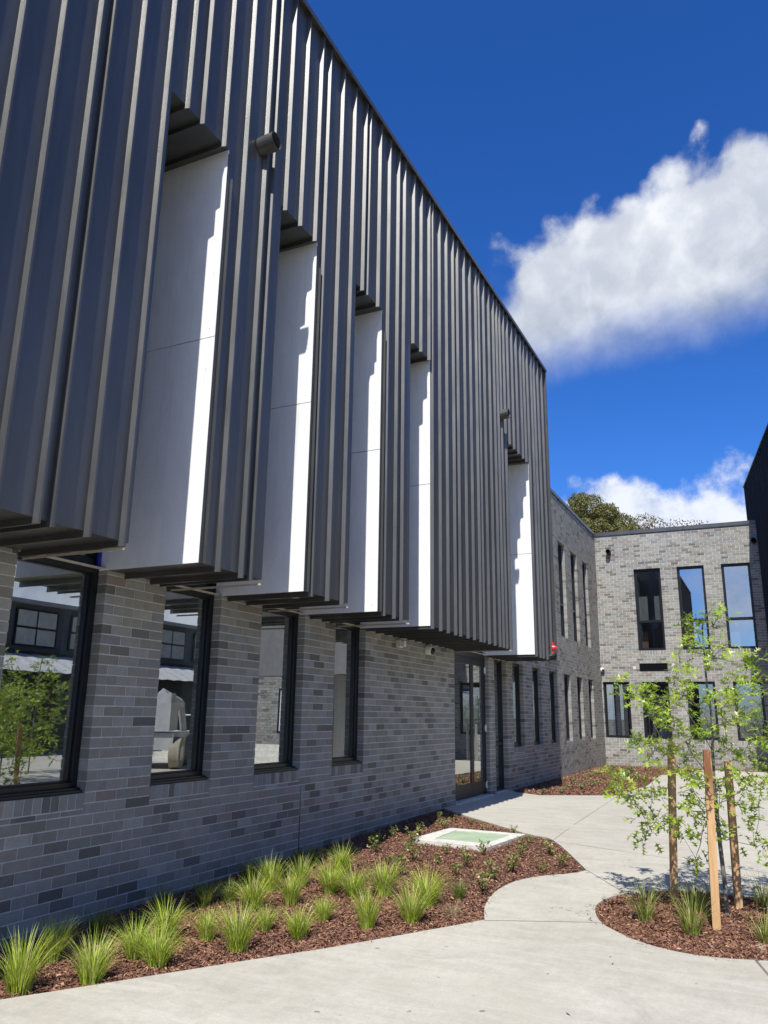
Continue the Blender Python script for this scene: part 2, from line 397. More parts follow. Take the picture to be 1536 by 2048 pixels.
# ------------------------------------------------------------------ brickwork
CRS = 0.086; BL = 0.24; J = 0.010
def brick_col():
    r = random.random()
    if r < 0.48: c = (0.300, 0.288, 0.272)
    elif r < 0.68: c = (0.275, 0.250, 0.228)
    elif r < 0.82: c = (0.275, 0.280, 0.285)
    elif r < 0.94: c = (0.165, 0.155, 0.145)
    elif r < 0.985: c = (0.34, 0.33, 0.31)
    else: c = (0.27, 0.225, 0.205)
    k = random.uniform(0.78, 1.10); c = (c[0] * 0.91, c[1] * 0.92, c[2] * 0.86); return tuple(x * k for x in c)
class Bricks:
    def __init__(s): s.items = []
    def course_rows(s, P, u0, u1, c0, c1, openings, off=0.0, depth=0.10, rowlock=True):
        """openings: (u0,u1,z0,z1)"""
        ex = []
        for (a, b, z0, z1) in openings:
            zz = z0 - 2 * CRS if (rowlock and z0 > 0.3) else z0
            ex.append((a, b, zz, z1))
        for c in range(c0, c1):
            zb = c * CRS; zm = zb + CRS / 2
            ivs = [(u0, u1)]
            for (a, b, z0, z1) in ex:
                if z0 - 1e-3 < zm < z1 + 1e-3:
                    nv = []
                    for (p, q) in ivs:
                        if b <= p or a >= q: nv.append((p, q)); continue
                        if a > p: nv.append((p, a))
                        if b < q: nv.append((b, q))
                    ivs = nv
            for (p, q) in ivs:
                g0 = off + (c % 2) * BL / 2
                k = math.ceil((p - g0) / BL - 1e-6); js = []
                while g0 + k * BL < q - 1e-6:
                    x = g0 + k * BL
                    if x > p + 0.06 and x < q - 0.06: js.append(x)
                    k += 1
                ed = [p - J / 2] + js + [q + J / 2]
                for a, b in zip(ed[:-1], ed[1:]):
                    s.items.append((P, a + J / 2, b - J / 2, zb + J / 2, zb + CRS - J / 2, depth))
        if rowlock:
            for (a, b, z0, z1) in openings:
                if z0 < 0.3: continue
                n = max(3, round((b - a) / CRS)); st = (b - a) / n
                for i in range(n):
                    s.items.append((P, a + i * st + J / 2, a + (i + 1) * st - J / 2, z0 - 0.122, z0 - 0.004, depth))
                n = max(2, round((b - a) / BL)); st = (b - a) / n
                for i in range(n):
                    s.items.append((P, a + i * st + J / 2, a + (i + 1) * st - J / 2, z0 - 2 * CRS + J / 2, z0 - 0.132, depth))
    def build(s, parent, limit=300):
        sc = []
        for it in s.items:
            P, a, b, z0, z1, dp = it
            m = P((a + b) / 2, 0, (z0 + z1) / 2); v = inview(m, 0)
            k = 0
            if v:
                dirv = (CAM - Vector(m)); k = (b - a) * (z1 - z0) * max(0, dirv.normalized().dot(P.N)) / dirv.length_squared
                if m[2] < gz(m[1]) - 0.02: k = 0
            sc.append(k)
        order = sorted(range(len(s.items)), key=lambda i: -sc[i])
        ind = set(i for i in order[:limit] if sc[i] > 0)
        cache = {}; st = MB()
        for i, (P, a, b, z0, z1, dp) in enumerate(s.items):
            col = brick_col(); pr = random.uniform(-0.0012, 0.0018)
            if i in ind:
                key = (round(b - a, 3), round(z1 - z0, 3), id(P))
                if key not in cache:
                    mb = MB(); o0 = P(0, 0, 0)
                    Q = lambda u, dd, z, P=P, o0=o0: tuple(x - y for x, y in zip(P(u, dd, z), o0))
                    Q.flip = P.flip; mb.pbox(Q, 0, key[0], -dp, 0, 0, key[1], None, False)
                    cache[key] = mb.mesh('brick', M_BRICK_O)
                o = link_mesh('brick', cache[key], parent); o.location = P(a, pr, z0); o.color = (*col, 1)
                o.location = Vector(o.location) - Vector(parent.location)
            else:
                st.pbox(P, a, b, -dp, pr, z0, z1, col, False)
        st.v = [tuple(x - y for x, y in zip(v, parent.location)) for v in st.v]
        if st.f: st.build('brickwork', M_BRICK_V, parent, 'stuff')

def wall_core(mb, P, u0, u1, z0, z1, openings, d=-0.0035, back=-0.16, e=0.006):
    """mortar bed behind the bricks: front and back skins with the openings cut out, and reveals"""
    ops = [(a - e, b + e, c - e, f + e) for a, b, c, f in openings]
    us = sorted({u0, u1, *[x for o in ops for x in o[:2] if u0 < x < u1]})
    zs = sorted({z0, z1, *[x for o in ops for x in o[2:] if z0 < x < z1]})
    def fc(q): mb.face(q[::-1] if P.flip else q)
    for a, b in zip(us[:-1], us[1:]):
        for c, f in zip(zs[:-1], zs[1:]):
            um, zm = (a + b) / 2, (c + f) / 2
            if any(o[0] < um < o[1] and o[2] < zm < o[3] for o in ops): continue
            fc([P(b, d, c), P(a, d, c), P(a, d, f), P(b, d, f)])
            fc([P(a, back, c), P(b, back, c), P(b, back, f), P(a, back, f)])
    for (a, b, c, f) in ops:
        c = max(c, z0); f = min(f, z1)
        fc([P(a, d, c), P(a, back, c), P(a, back, f), P(a, d, f)]); fc([P(b, back, c), P(b, d, c), P(b, d, f), P(b, back, f)])
        fc([P(a, d, c), P(b, d, c), P(b, back, c), P(a, back, c)]); fc([P(a, back, f), P(b, back, f), P(b, d, f), P(a, d, f)])

def local(mb, parent):
    mb.v = [tuple(x - y for x, y in zip(v, parent.location)) for v in mb.v]; return mb

def window(parent, P, u0, u1, z0, z1, trans=(), depth=0.10, fr=0.055, mat=None, glass=None, sill=True, name='window', frd=0.09, extra=0.0):
    """frame (window) with panes and a sill as its sub-parts"""
    mat = mat or M_FRAME; glass = glass or M_GLASS
    mb = MB(); a, b = -depth - frd, -depth
    mb.pbox(P, u0, u0 + fr, a, b, z0, z1); mb.pbox(P, u1 - fr, u1, a, b, z0, z1)
    mb.pbox(P, u0 + fr, u1 - fr, a, b - 0.001, z1 - fr, z1)
    zb = z0 + (0.075 if sill else fr)
    mb.pbox(P, u0 + fr, u1 - fr, a, b - 0.001, z0, zb)
    cuts = [zb]
    for t in trans:
        mb.pbox(P, u0 + fr, u1 - fr, a, b - 0.002, t - 0.03, t + 0.03); cuts += [t - 0.03, t + 0.03]
    cuts.append(z1 - fr)
    # inner bead, a second step in the profile
    bd = 0.018
    for c, f in zip(cuts[0::2], cuts[1::2]):
        mb.pbox(P, u0 + fr, u0 + fr + bd, a + 0.01, b - 0.03, c, f); mb.pbox(P, u1 - fr - bd, u1 - fr, a + 0.01, b - 0.03, c, f)
        mb.pbox(P, u0 + fr + bd, u1 - fr - bd, a + 0.01, b - 0.031, c, c + bd); mb.pbox(P, u0 + fr + bd, u1 - fr - bd, a + 0.01, b - 0.031, f - bd, f)
    wdw = local(mb, parent).build(name, mat, parent)
    for c, f in zip(cuts[0::2], cuts[1::2]):
        g = MB(); g.pbox(P, u0 + fr + bd, u1 - fr - bd, -depth - 0.058, -depth - 0.05, c + bd, f - bd)
        local(g, parent).build('pane', glass, wdw)
    if sill:
        s = MB(); s.pbox(P, u0 + 0.004, u1 - 0.004, -depth - 0.0, -depth + 0.045, z0, z0 + 0.035)
        s.pbox(P, u0 + 0.006, u1 - 0.006, -depth + 0.045, -depth + 0.075, z0, z0 + 0.018)
        local(s, parent).build('sill', mat, wdw)
    return wdw

# ================================================================== GROUND
def catmull(pts, n=6, closed=True):
    out = []; N = len(pts)
    for i in range(N if closed else N - 1):
        p0, p1, p2, p3 = [Vector(pts[j % N] if closed else pts[min(max(j, 0), N - 1)]) for j in (i - 1, i, i + 1, i + 2)]
        for k in range(n):
            t = k / n
            q = 0.5 * ((2 * p1) + (-p0 + p2) * t + (2 * p0 - 5 * p1 + 4 * p2 - p3) * t * t + (-p0 + 3 * p1 - 3 * p2 + p3) * t ** 3)
            out.append((q.x, q.y))
    if not closed: out.append(tuple(pts[-1]))
    return out
curveA = catmull([(3.20, 9.06), (3.07, 8.81), (2.86, 8.59), (2.69, 8.27), (2.63, 7.86), (2.66, 7.42), (2.74, 7.05), (2.85, 6.73)], 6, False)
edgeA2 = catmull([(2.85, 6.73), (2.69, 6.46), (2.37, 5.95), (2.06, 5.47), (1.72, 5.00), (0.86, 3.78), (0.02, 2.65)], 4, False)[1:]
bedA = [(-0.02, 13.10), (0.69, 12.29)] + catmull([(0.69, 12.29), (1.95, 11.10), (2.42, 10.75), (3.20, 9.06)], 4, False)[1:-1] + curveA + edgeA2 + [(-0.02, 2.6)]
island = catmull([(3.61, 7.40), (3.58, 7.68), (3.64, 8.0), (3.78, 8.24), (4.07, 8.50), (4.51, 8.60), (4.95, 8.55), (5.5, 8.45), (6.0, 8.1), (6.2, 7.5), (6.0, 6.95), (5.5, 6.72), (4.98, 6.62), (4.62, 6.53), (4.33, 6.55), (4.10, 6.66), (3.90, 6.84), (3.72, 7.08)], 4)
bedF = [(-0.02, 16.98), (0.25, 16.55), (0.83, 16.22), (2.2, 17.08), (2.36, 20.0), (2.20, 23.8), (2.75, 24.3), (3.0, 26.9), (5.6, 27.0), (5.6, 27.78), (-0.02, 27.78)]
def inside(p, poly):
    x, y = p; c = False; n = len(poly)
    for i in range(n):
        x1, y1 = poly[i]; x2, y2 = poly[(i + 1) % n]
        if (y1 > y) != (y2 > y) and x < (x2 - x1) * (y - y1) / (y2 - y1) + x1: c = not c
    return c

slab = MB()
outer = [(-0.02, -14.0), (34.0, -14.0), (34.0, 60.0), (5.6, 60.0), (5.6, 27.78)]
ringpts = [(-0.02, -14.0), (34.0, -14.0), (34.0, 44.0), (5.6, 44.0), (5.6, 27.78), (-0.02, 27.78)]
def densify(poly, step=0.5):
    out = []
    for i, p in enumerate(poly):
        q = poly[(i + 1) % len(poly)]; L = math.hypot(q[0] - p[0], q[1] - p[1]); n = max(1, int(L / step))
        out += [(p[0] + (q[0] - p[0]) * k / n, p[1] + (q[1] - p[1]) * k / n) for k in range(n)]
    return out
vs = []; es = []
for poly in (densify(ringpts, 1.0), densify(bedA, 0.4), island, densify(bedF, 0.5)):
    b = len(vs); vs += [Vector(p) for p in poly]; es += [(b + i, b + (i + 1) % len(poly)) for i in range(len(poly))]
for gx in np.arange(0.5, 34, 1.0):
    for gy in np.arange(-13.5, 44, 0.75):
        vs.append(Vector((gx + 0.013, gy + 0.017)))
for yy in (12.0, -1.0):
    for gx in np.arange(0.0, 34, 0.7): vs.append(Vector((gx, yy)))
rv, re_, rf, *_r = delaunay_2d_cdt(vs, es, [], 0, 1e-5)
tri = []
for f in rf:
    c = sum((rv[i] for i in f), Vector((0, 0))) / len(f)
    if not inside(c, ringpts) or inside(c, bedA) or inside(c, island) or inside(c, bedF): continue
    tri.append(tuple(f))
slab.v = [(p.x, p.y, gz(p.y)) for p in rv]
for f in tri:
    a, b, c = [rv[i] for i in f[:3]]
    if (b - a).cross(c - a) < 0: f = tuple(reversed(f))
    slab.f.append(f); slab.c.append(None); slab.sm.append(False)
for poly in (densify(bedA, 0.4), island, densify(bedF, 0.5)):
    for i, p in enumerate(poly):
        q = poly[(i + 1) % len(poly)]
        slab.face([(p[0], p[1], gz(p[1])), (q[0], q[1], gz(q[1])), (q[0], q[1], gz(q[1]) - 0.10), (p[0], p[1], gz(p[1]) - 0.10)])
pav = slab.build('concrete_path', M_CONC, None, 'structure')
# control joints sawn into the slab, drawn as thin dark strips
for pts in ([(2.44, 10.72), (2.19, 17.06)], [(2.50, 10.64), (3.91, 10.14), (6.5, 9.25)], [(3.20, 9.06), (3.70, 8.24)], [(2.85, 6.70), (3.70, 7.06)], [(4.86, 6.60), (5.05, 5.9), (5.3, 4.6)]):
    mb = MB(); wdt = 0.004 if pts[0][0] < 4.8 else 0.009
    for (a, b) in zip(pts[:-1], pts[1:]):
        A = Vector(a); B = Vector(b); n = (B - A).normalized(); n = Vector((-n.y, n.x)) * wdt
        k = 8
        for i in range(k):
            p = A.lerp(B, i / k); q = A.lerp(B, (i + 1) / k)
            mb.face([(*(p - n), gz(p.y) + 0.002), (*(p + n), gz(p.y) + 0.002), (*(q + n), gz(q.y) + 0.002), (*(q - n), gz(q.y) + 0.002)][::-1])
    mb.build('control_joint', simple('joint_dark', (0.16, 0.15, 0.13), 0.9), pav)
gp = MB(); gp.face([(-400, -400, -0.5), (400, -400, -0.5), (400, 800, -0.5), (-400, 800, -0.5)])
gp.build('ground', simple('far_ground', (0.16, 0.15, 0.11), 0.95, 0, 0.3, 0.2), None, 'structure')

def bed(name, poly, zoff=-0.035):
    mb = MB(); vs = []; es = []
    poly = densify(poly, 0.4); vs = [Vector(p) for p in poly]; es = [(i, (i + 1) % len(poly)) for i in range(len(poly))]
    xs = [p[0] for p in poly]; ys = [p[1] for p in poly]
    for gx in np.arange(min(xs), max(xs), 0.18):
        for gy in np.arange(min(ys), max(ys), 0.18):
            if inside((gx, gy), poly): vs.append(Vector((gx + 0.003, gy)))
    rv, _, rf, *_x = delaunay_2d_cdt(vs, es, [], 0, 1e-5)
    mb.v = [(p.x, p.y, gz(p.y) + zoff + 0.012 * math.sin(p.x * 5.1 + p.y * 3.3) * math.sin(p.y * 4.7)) for p in rv]
    for f in rf:
        c = sum((rv[i] for i in f), Vector((0, 0))) / len(f)
        if inside(c, poly):
            a, b, c2 = [rv[i] for i in f[:3]]
            mb.f.append(tuple(f) if (b - a).cross(c2 - a) > 0 else tuple(reversed(f))); mb.c.append(None); mb.sm.append(True)
    return mb.build(name, M_SOIL, None, 'structure')
bed('garden_bed', bedA); bed('garden_bed', island); bed('garden_bed', bedF)

MUL = np.array([(0.200, 0.098, 0.062), (0.155, 0.074, 0.047), (0.255, 0.132, 0.084), (0.085, 0.038, 0.026), (0.31, 0.17, 0.10), (0.42, 0.28, 0.17)])
MULP = np.array([0.32, 0.25, 0.2, 0.12, 0.08, 0.03])
def chips(name, poly, n, smin, smax, near=None, zoff=-0.03, excl=None):
    xs = [p[0] for p in poly]; ys = [p[1] for p in poly]
    P = []
    while len(P) < n:
        x = RNG.uniform(min(xs), max(xs)); y = RNG.uniform(min(ys), max(ys))
        if near and RNG.random() > near(x, y): continue
        if inside((x, y), poly) and not (excl and inside((x, y), excl)): P.append((x, y))
    P = np.array(P); L = RNG.uniform(smin, smax, n); Wd = L * RNG.uniform(0.18, 0.5, n)
    a = RNG.uniform(0, 2 * math.pi, n); ti = RNG.normal(0, 0.33, n); tr = RNG.normal(0, 0.45, n)
    z = np.array([gz(y) for y in P[:, 1]]) + zoff + RNG.uniform(0.0, 0.026, n)
    ux = np.stack([np.cos(a) * np.cos(ti), np.sin(a) * np.cos(ti), np.sin(ti)], 1)
    vx = np.stack([-np.sin(a) * np.cos(tr), np.cos(a) * np.cos(tr), np.sin(tr)], 1)
    nx = np.cross(ux, vx)
    C = np.concatenate([P, z[:, None]], 1)
    h = (Wd * 0.28)[:, None]; l = (L / 2)[:, None]; w_ = (Wd / 2)[:, None]
    V = np.stack([C - ux * l - vx * w_, C + ux * l - vx * w_ * 0.5, C + ux * l * 0.9 + vx * w_, C - ux * l + vx * w_ * 0.8, C - ux * l * 0.7 + nx * h, C + ux * l * 0.7 + nx * h], 1).reshape(-1, 3)
    b = (np.arange(n) * 6)[:, None]
    F4 = np.concatenate([b + np.array([0, 1, 5, 4]), b + np.array([2, 3, 4, 5])], 1).reshape(-1, 4)
    me = bpy.data.meshes.new(name)
    me.vertices.add(len(V)); me.vertices.foreach_set('co', V.ravel())
    me.loops.add(F4.size); me.loops.foreach_set('vertex_index', F4.ravel())
    me.polygons.add(len(F4)); me.polygons.foreach_set('loop_start', np.arange(0, F4.size, 4))
    me.update(calc_edges=True)
    ci = RNG.choice(len(MUL), n, p=MULP); c = MUL[ci] * RNG.uniform(0.75, 1.25, (n, 1))
    cc = np.ones((n, 8, 4), dtype=np.float32); cc[:, :, :3] = c[:, None, :]
    at = me.color_attributes.new('Col', 'FLOAT_COLOR', 'CORNER'); at.data.foreach_set('color', cc.ravel())
    me.materials.append(M_MULCH)
    o = bpy.data.objects.new(name, me); COL.objects.link(o); o['kind'] = 'stuff'
    return o
LIDQ = [(0.90, 11.06), (1.99, 11.02), (1.89, 9.69), (0.82, 9.84)]
tag(chips('bark_mulch', bedA, 90000, 0.012, 0.042, lambda x, y: 1.0 if y < 7.5 else 0.45, excl=LIDQ), 'red-brown bark mulch in the long bed along the brick wall', 'mulch')
tag(chips('bark_mulch', island, 30000, 0.012, 0.042, lambda x, y: 1.0 if x < 5.1 else 0.2), 'red-brown bark mulch in the round bed of the staked tree', 'mulch')
tag(chips('bark_mulch', bedF, 24000, 0.025, 0.065, zoff=-0.025), 'red-brown bark mulch in the far bed at the brick corner', 'mulch')

# ================================================================== LEFT BUILDING (metal box over brick base)
bl = empty('metal_clad_building', (0, 4, 0), 'long grey ribbed metal clad building overhanging a grey brick ground floor', 'building')
PX = wallmap((0, 0, 0), (0, 1, 0), (1, 0, 0))
zs_soff, z_head, z_top = 2.70, 6.665, 9.46
SILL, HEAD = 10 * CRS, 31 * CRS + 0.005
wins = [(2.50, 3.37), (4.15, 5.084), (5.854, 6.72), (7.48, 8.42), (9.205, 10.085)]
DOOR = (13.66, 15.62)
side = [(15.99, 16.83, 0.02, HEAD)]
ops = [(a, b, SILL, 2.76) for a, b in wins] + [(DOOR[0], DOOR[1], -0.5, 2.76)] + side
# brick segments of ground floor: to Y=17.15, up to the soffit
core = MB(); wall_core(core, PX, 1.2, 17.15, -0.5, 2.715, ops)
local(core, bl).build('wall', M_MORTAR, bl)
br = Bricks(); br.course_rows(PX, 1.2, 17.15, -4, 31, ops, 0.044)
# cut course under the soffit
for (a, b) in [(1.2, wins[0][0])] + [(wins[i][1], wins[i + 1][0]) for i in range(4)] + [(wins[4][1], DOOR[0]), (DOOR[1], 15.99), (16.83, 17.15)]:
    u = a
    while u < b - 0.02:
        e = min(b, u + BL)
        br.items.append((PX, u + J / 2 * (u > a), e - J / 2 * (e < b), 31 * CRS + J / 2, 2.708, 0.10)); u = e
br.build(bl)
# vertical control joint
mb = MB(); mb.pbox(PX, 8.462, 8.474, -0.03, 0.0035, -0.2, SILL - 0.18); local(mb, bl).build('control_joint', M_BLACK, bl)

for i, (a, b) in enumerate(wins):
    window(bl, PX, a, b, SILL, 2.735, (), 0.10, 0.06, frd=0.1)
# bays of the metal box: recess intervals (u0,u1)
REC = [(-3.98, -3.18), (-2.35, -1.55), (-0.72, 0.08), (0.93, 1.73), (2.58, 3.37), (4.267, 5.084), (5.99, 6.74), (7.67, 8.43), (9.345, 10.09), (13.86, 15.53)]
REC = [r for r in REC if r[0] > 4 or False]
UP_END = 17.15
START = 1.2
for (a, b) in REC:
    # glazing of the storey above in the back of the recess
    window(bl, PX, a - 0.1 if b < 13 else a, b, 2.735, z_head, (4.74,), 0.10, 0.06, name='upper_window', sill=False)
SE = [2.81, 3.12, 3.435, 3.545, 3.86, 4.19, 4.46, 4.665, 4.985, 5.31, 5.64, 5.775, 6.04, 6.34, 6.65, 6.84, 7.18, 7.50, 7.81, 7.93, 8.25, 8.55, 8.85, 9.06, 9.39, 9.68, 9.99, 10.11, 10.42, 10.72, 11.02, 11.23, 11.56, 11.86, 12.17, 12.33, 12.61, 12.91, 13.19, 13.40, 13.59, 13.88, 14.10, 14.40, 14.71, 15.04, 15.29, 15.56, 15.89, 16.13, 16.44, 16.80]
u = 2.81; pat = [0.31, 0.31, 0.20, 0.31, 0.31, 0.31, 0.12]; k = 0; pre = []
while u > START + 0.3:
    u -= pat[k % 7]; k += 1; pre.append(round(u, 3))
SE = pre[::-1] + SE
FD, FT = 0.043, 0.006     # rib depth, half thickness
edges = sorted(set(SE + [START, UP_END] + [x for r in REC for x in r]))
# merge recess edges with ribs standing within 3 cm of them
def rec_at(u):
    for r in REC:
        if r[0] < u < r[1]: return r
    return None
def bx(name, mat, *a):
    m = MB(); m.box(*a); return local(m, bl).build(name, mat, bl)
for a, b in zip(edges[:-1], edges[1:]):
    if b - a < 0.004: continue
    r = rec_at((a + b) / 2); z0 = z_head if r else zs_soff
    m = MB(); m.box(0.985, 1.0, a, b, z0, z_top); local(m, bl).build('cladding_panel', M_METAL, bl)
    m = MB(); m.box(-0.09 if r else -0.005, 0.985, a, b, z0 , z0 + 0.015); local(m, bl).build('soffit_panel', M_METAL, bl)
for s in SE:
    r = rec_at(s); z0 = z_head if r else zs_soff
    if r and (abs(s - r[0]) < 0.03 or abs(s - r[1]) < 0.03):
        z0 = zs_soff if s - r[0] < 0.03 and s < r[1] - .05 else zs_soff; 
    if r and z0 == zs_soff: s = r[0] - 0.02 if abs(s - r[0]) < 0.03 else r[1] + 0.02
    m = MB(); y0, y1 = s - FT, s + FT
    # tapered seam: wider at its foot than at its rolled tip
    lo_, hi_ = z0 - FD, z_top; yf = y0 - 0.014
    pv = [(1.0, yf), (1.0 + FD, y0), (1.0 + FD, y1), (1.0, y1)]
    m.add([(x, y, lo_) for x, y in pv] + [(x, y, hi_) for x, y in pv], [(3, 2, 1, 0), (4, 5, 6, 7), (0, 1, 5, 4), (1, 2, 6, 5), (2, 3, 7, 6)])
    xb = -0.09 if r else 0.0
    m.box(xb, 1.0, y0 - 0.012, y1, z0 - FD, z0)
    # rolled tip of the seam
    m.box(1.0 + FD, 1.0 + FD + 0.003, y0 - 0.004, y1, z0 - FD, z_top)
    local(m, bl).build('cladding_rib', M_RIB, bl)
    # cap end returns of the rib under the coping
# recess linings: pale far side, dark near side, corner trims
for (a, b) in REC:
    for z0, z1 in ((zs_soff + 0.0, 4.732), (4.740, z_head)):
        m = MB(); m.box(-0.088, 0.998, b - 0.012, b - 0.002, z0, z1); o = local(m, bl).build('reveal_panel', M_PANEL, bl, label='pale fibre cement reveal sheet')
        sc = MB()
        for zz in np.arange(z0 + 0.08, z1, 0.55):
            for xx in (0.0, 0.93):
                sc.tube([(xx + random.uniform(-.005, .005), b - 0.0135, zz), (xx, b - 0.0119, zz)], [0.0035, 0.0035], 6)
        if b > 4: local(sc, bl).build('screw', M_SCREW, o)
    bx('reveal_backing', M_BLACK, -0.09, 0.985, b - 0.0015, b, zs_soff, z_head)
    bx('reveal_panel', M_METAL, 0.0, 0.985, a, a + 0.0, zs_soff, z_head) if False else None
    bx('side_cladding', M_METAL, 0.0, 0.985, a - 0.012, a - 0.001, zs_soff + 0.016, z_head)
    bx('corner_trim', M_METAL, 0.999, 1.0035, b - 0.012, b + 0.022, zs_soff, z_head - 0.05)
    bx('corner_trim', M_METAL, 1.0045, 1.035, b + 0.035, b + 0.04, zs_soff, z_head - 0.30)
    bx('soffit_trim', M_TRIM, 0.0, 1.04, a - 0.075, a - 0.065, zs_soff - 0.065, zs_soff - 0.047)
    bx('head_flashing', M_METAL, 0.0, 1.048, b - 0.01, b + 0.08, z_head - 0.055, z_head - 0.047) if False else None
bx('protective_film', M_BLUE, -0.088, -0.07, 5.03, 5.068, 2.735, 3.6)
# far end of the box, coping, roof
bx('end_cladding', M_METAL, 0.0, 0.985, UP_END, UP_END + 0.012, zs_soff, z_top)
bx('corner_trim', M_METAL, 0.985, 1.048, UP_END - 0.03, UP_END + 0.014, zs_soff - 0.046, z_top - 0.001)
m = MB(); u = START
m.box(0.80, 1.068, START, UP_END + 0.03, z_top, z_top + 0.012); m.box(1.056, 1.068, START, UP_END + 0.03, z_top - 0.055, z_top)
m.box(0.80, 0.812, START, UP_END + 0.03, z_top - 0.3, z_top)
local(m, bl).build('coping', M_METAL, bl)
bx('roof', M_ROOF, -11.0, 0.80, START, UP_END, z_top - 0.25, z_top - 0.15)
bx('rear_wall', M_METAL, -11.1, -11.0, START, UP_END, -0.5, z_top)
bx('end_wall', M_METAL, -11.0, 0.985, START - 0.1, START, -0.5, z_top)
bx('end_wall', M_METAL, -11.0, 0.0, UP_END - 0.1, UP_END, 3.5, z_top)
# rooms behind the glass
def room(parent, x0, x1, y0, y1, z0, z1, front=None):
    for nm, mt, a in (('interior_floor', M_CARPET, (x0, x1, y0, y1, z0 - 0.1, z0)), ('interior_ceiling', M_CEIL, (x0, x1, y0, y1, z1, z1 + 0.05)),
                      ('interior_wall', M_INT, (x0 - 0.1, x0, y0, y1, z0, z1))):
        m = MB(); m.box(*a); local(m, parent).build(nm, mt, parent)
room(bl, -5.0, -0.17, START, 13.0, 0.0, 2.95)
bx('interior_wall', M_INT, -5.0, -0.17, 5.55, 5.62, 0.0, 2.95); bx('interior_wall', M_INT, -5.0, -0.17, 10.4, 10.47, 0.0, 2.95)
bx('interior_wall', M_INT, -5.0, -0.17, 13.0, 13.1, 0.0, 2.95)
room(bl, -5.0, -0.17, 13.1, UP_END, 0.0, 2.95)
for (a, b) in wins[1:]:
    # pale lining board of the window reveal, inside the glass
    m = MB(); m.box(-0.40, -0.195, b - 0.055, b - 0.035, SILL + 0.07, 2.66); local(m, bl).build('reveal_lining', M_CEIL, bl)

# ------------------------------------------------------------ entrance door
z0d = 0.03
dr = MB(); fr = 0.05
dr.box(-0.14, -0.08, DOOR[0], DOOR[0] + fr, z0d, 2.72); dr.box(-0.14, -0.08, DOOR[1] - fr, DOOR[1], z0d, 2.72); dr.box(-0.139, -0.081, DOOR[0] + fr, DOOR[1] - fr, 2.60, 2.72)
drf = local(dr, bl).build('door_frame', M_FRAME2, bl)
mid = 14.84
for (a, b, hy) in ((DOOR[0] + fr + 0.004, mid - 0.003, 1), (mid + 0.003, DOOR[1] - fr - 0.004, -1)):
    m = MB(); st = 0.075
    m.box(-0.125, -0.085, a, a + st, z0d + 0.02, 2.595); m.box(-0.125, -0.085, b - st, b, z0d + 0.02, 2.595)
    m.box(-0.124, -0.086, a + st, b - st, 2.47, 2.595); m.box(-0.124, -0.086, a + st, b - st, z0d + 0.02, z0d + 0.25)
    dl = local(m, bl).build('door', M_FRAME2, bl)
    g = MB(); g.box(-0.11, -0.10, a + st, b - st, z0d + 0.25, 2.47); local(g, bl).build('pane', M_GLASS, dl)
    hyy = (b - 0.03) if hy == 1 else (a + 0.035)
    h = MB(); h.tube([(-0.02, hyy, 0.68), (-0.02, hyy, 1.36)], [0.015, 0.015], 10)
    for zz in (0.76, 1.28): h.tube([(-0.085, hyy, zz), (-0.02, hyy, zz)], [0.008, 0.008], 8)
    local(h, bl).build('handle', M_STEEL, dl)
for zz in (2.40, 1.27, 0.20):
    m = MB(); m.tube([(-0.066, DOOR[1] - 0.03, zz - 0.07), (-0.066, DOOR[1] - 0.03, zz + 0.07)], [0.012, 0.012], 8); m.box(-0.08, -0.07, DOOR[1] - 0.06, DOOR[1] - 0.005, zz - 0.05, zz + 0.05)
    local(m, bl).build('hinge', M_WHITE, bl)
bx('threshold', M_FRAMECONC, -0.20, 0.06, DOOR[0] - 0.0, DOOR[1], -0.02, 0.028)
window(bl, PX, 15.99, 16.83, 0.02, HEAD, (0.95,), 0.10, 0.05, sill=False, name='side_window')
# louvre over the door
m = MB()
for i in range(7):
    yy = 13.9 + i * 0.2
    m.box(0.02, 0.9, yy, yy + 0.03, zs_soff - 0.0, zs_soff + 0.04)
# round overflow pipes through the metal skin
def pipe(parent, p0, p1, r, mat=M_METAL, name='overflow_pipe'):
    m = MB(); p0 = Vector(p0); p1 = Vector(p1); ax = (p1 - p0).normalized(); n = 20
    x = ax.cross(Vector((0, 0, 1))).normalized(); y = ax.cross(x)
    ring = lambda c, rr: [c + (x * math.cos(2 * math.pi * k / n) + y * math.sin(2 * math.pi * k / n)) * rr for k in range(n)]
    a, b, c, d2 = ring(p0, r), ring(p1, r), ring(p1, r * 0.93), ring(p0.lerp(p1, 0.15), r * 0.93)
    for A, B in ((a, b), (b, c), (c, d2)):
        for k in range(n): m.face([A[k], A[(k + 1) % n], B[(k + 1) % n], B[k]], None, True)
    o = local(m, parent).build(name, mat, parent)
    m = MB(); m.face(d2); local(m, parent).build('pipe_interior', M_HOLE, o)
    return o
pipe(bl, (1.0, 5.57, 7.06), (1.19, 5.57, 7.075), 0.092)
pipe(bl, (1.0, 13.52, 7.02), (1.19, 13.52, 7.035), 0.092)
for (x, y) in ((0.71, 7.03), (0.71, 9.0), (0.55, 12.0)):
    m = MB(); m.tube([(x, y, zs_soff - 0.012), (x, y, zs_soff - 0.001)], [0.05, 0.05], 18); local(m, bl).build('downlight', M_WHITE, bl)

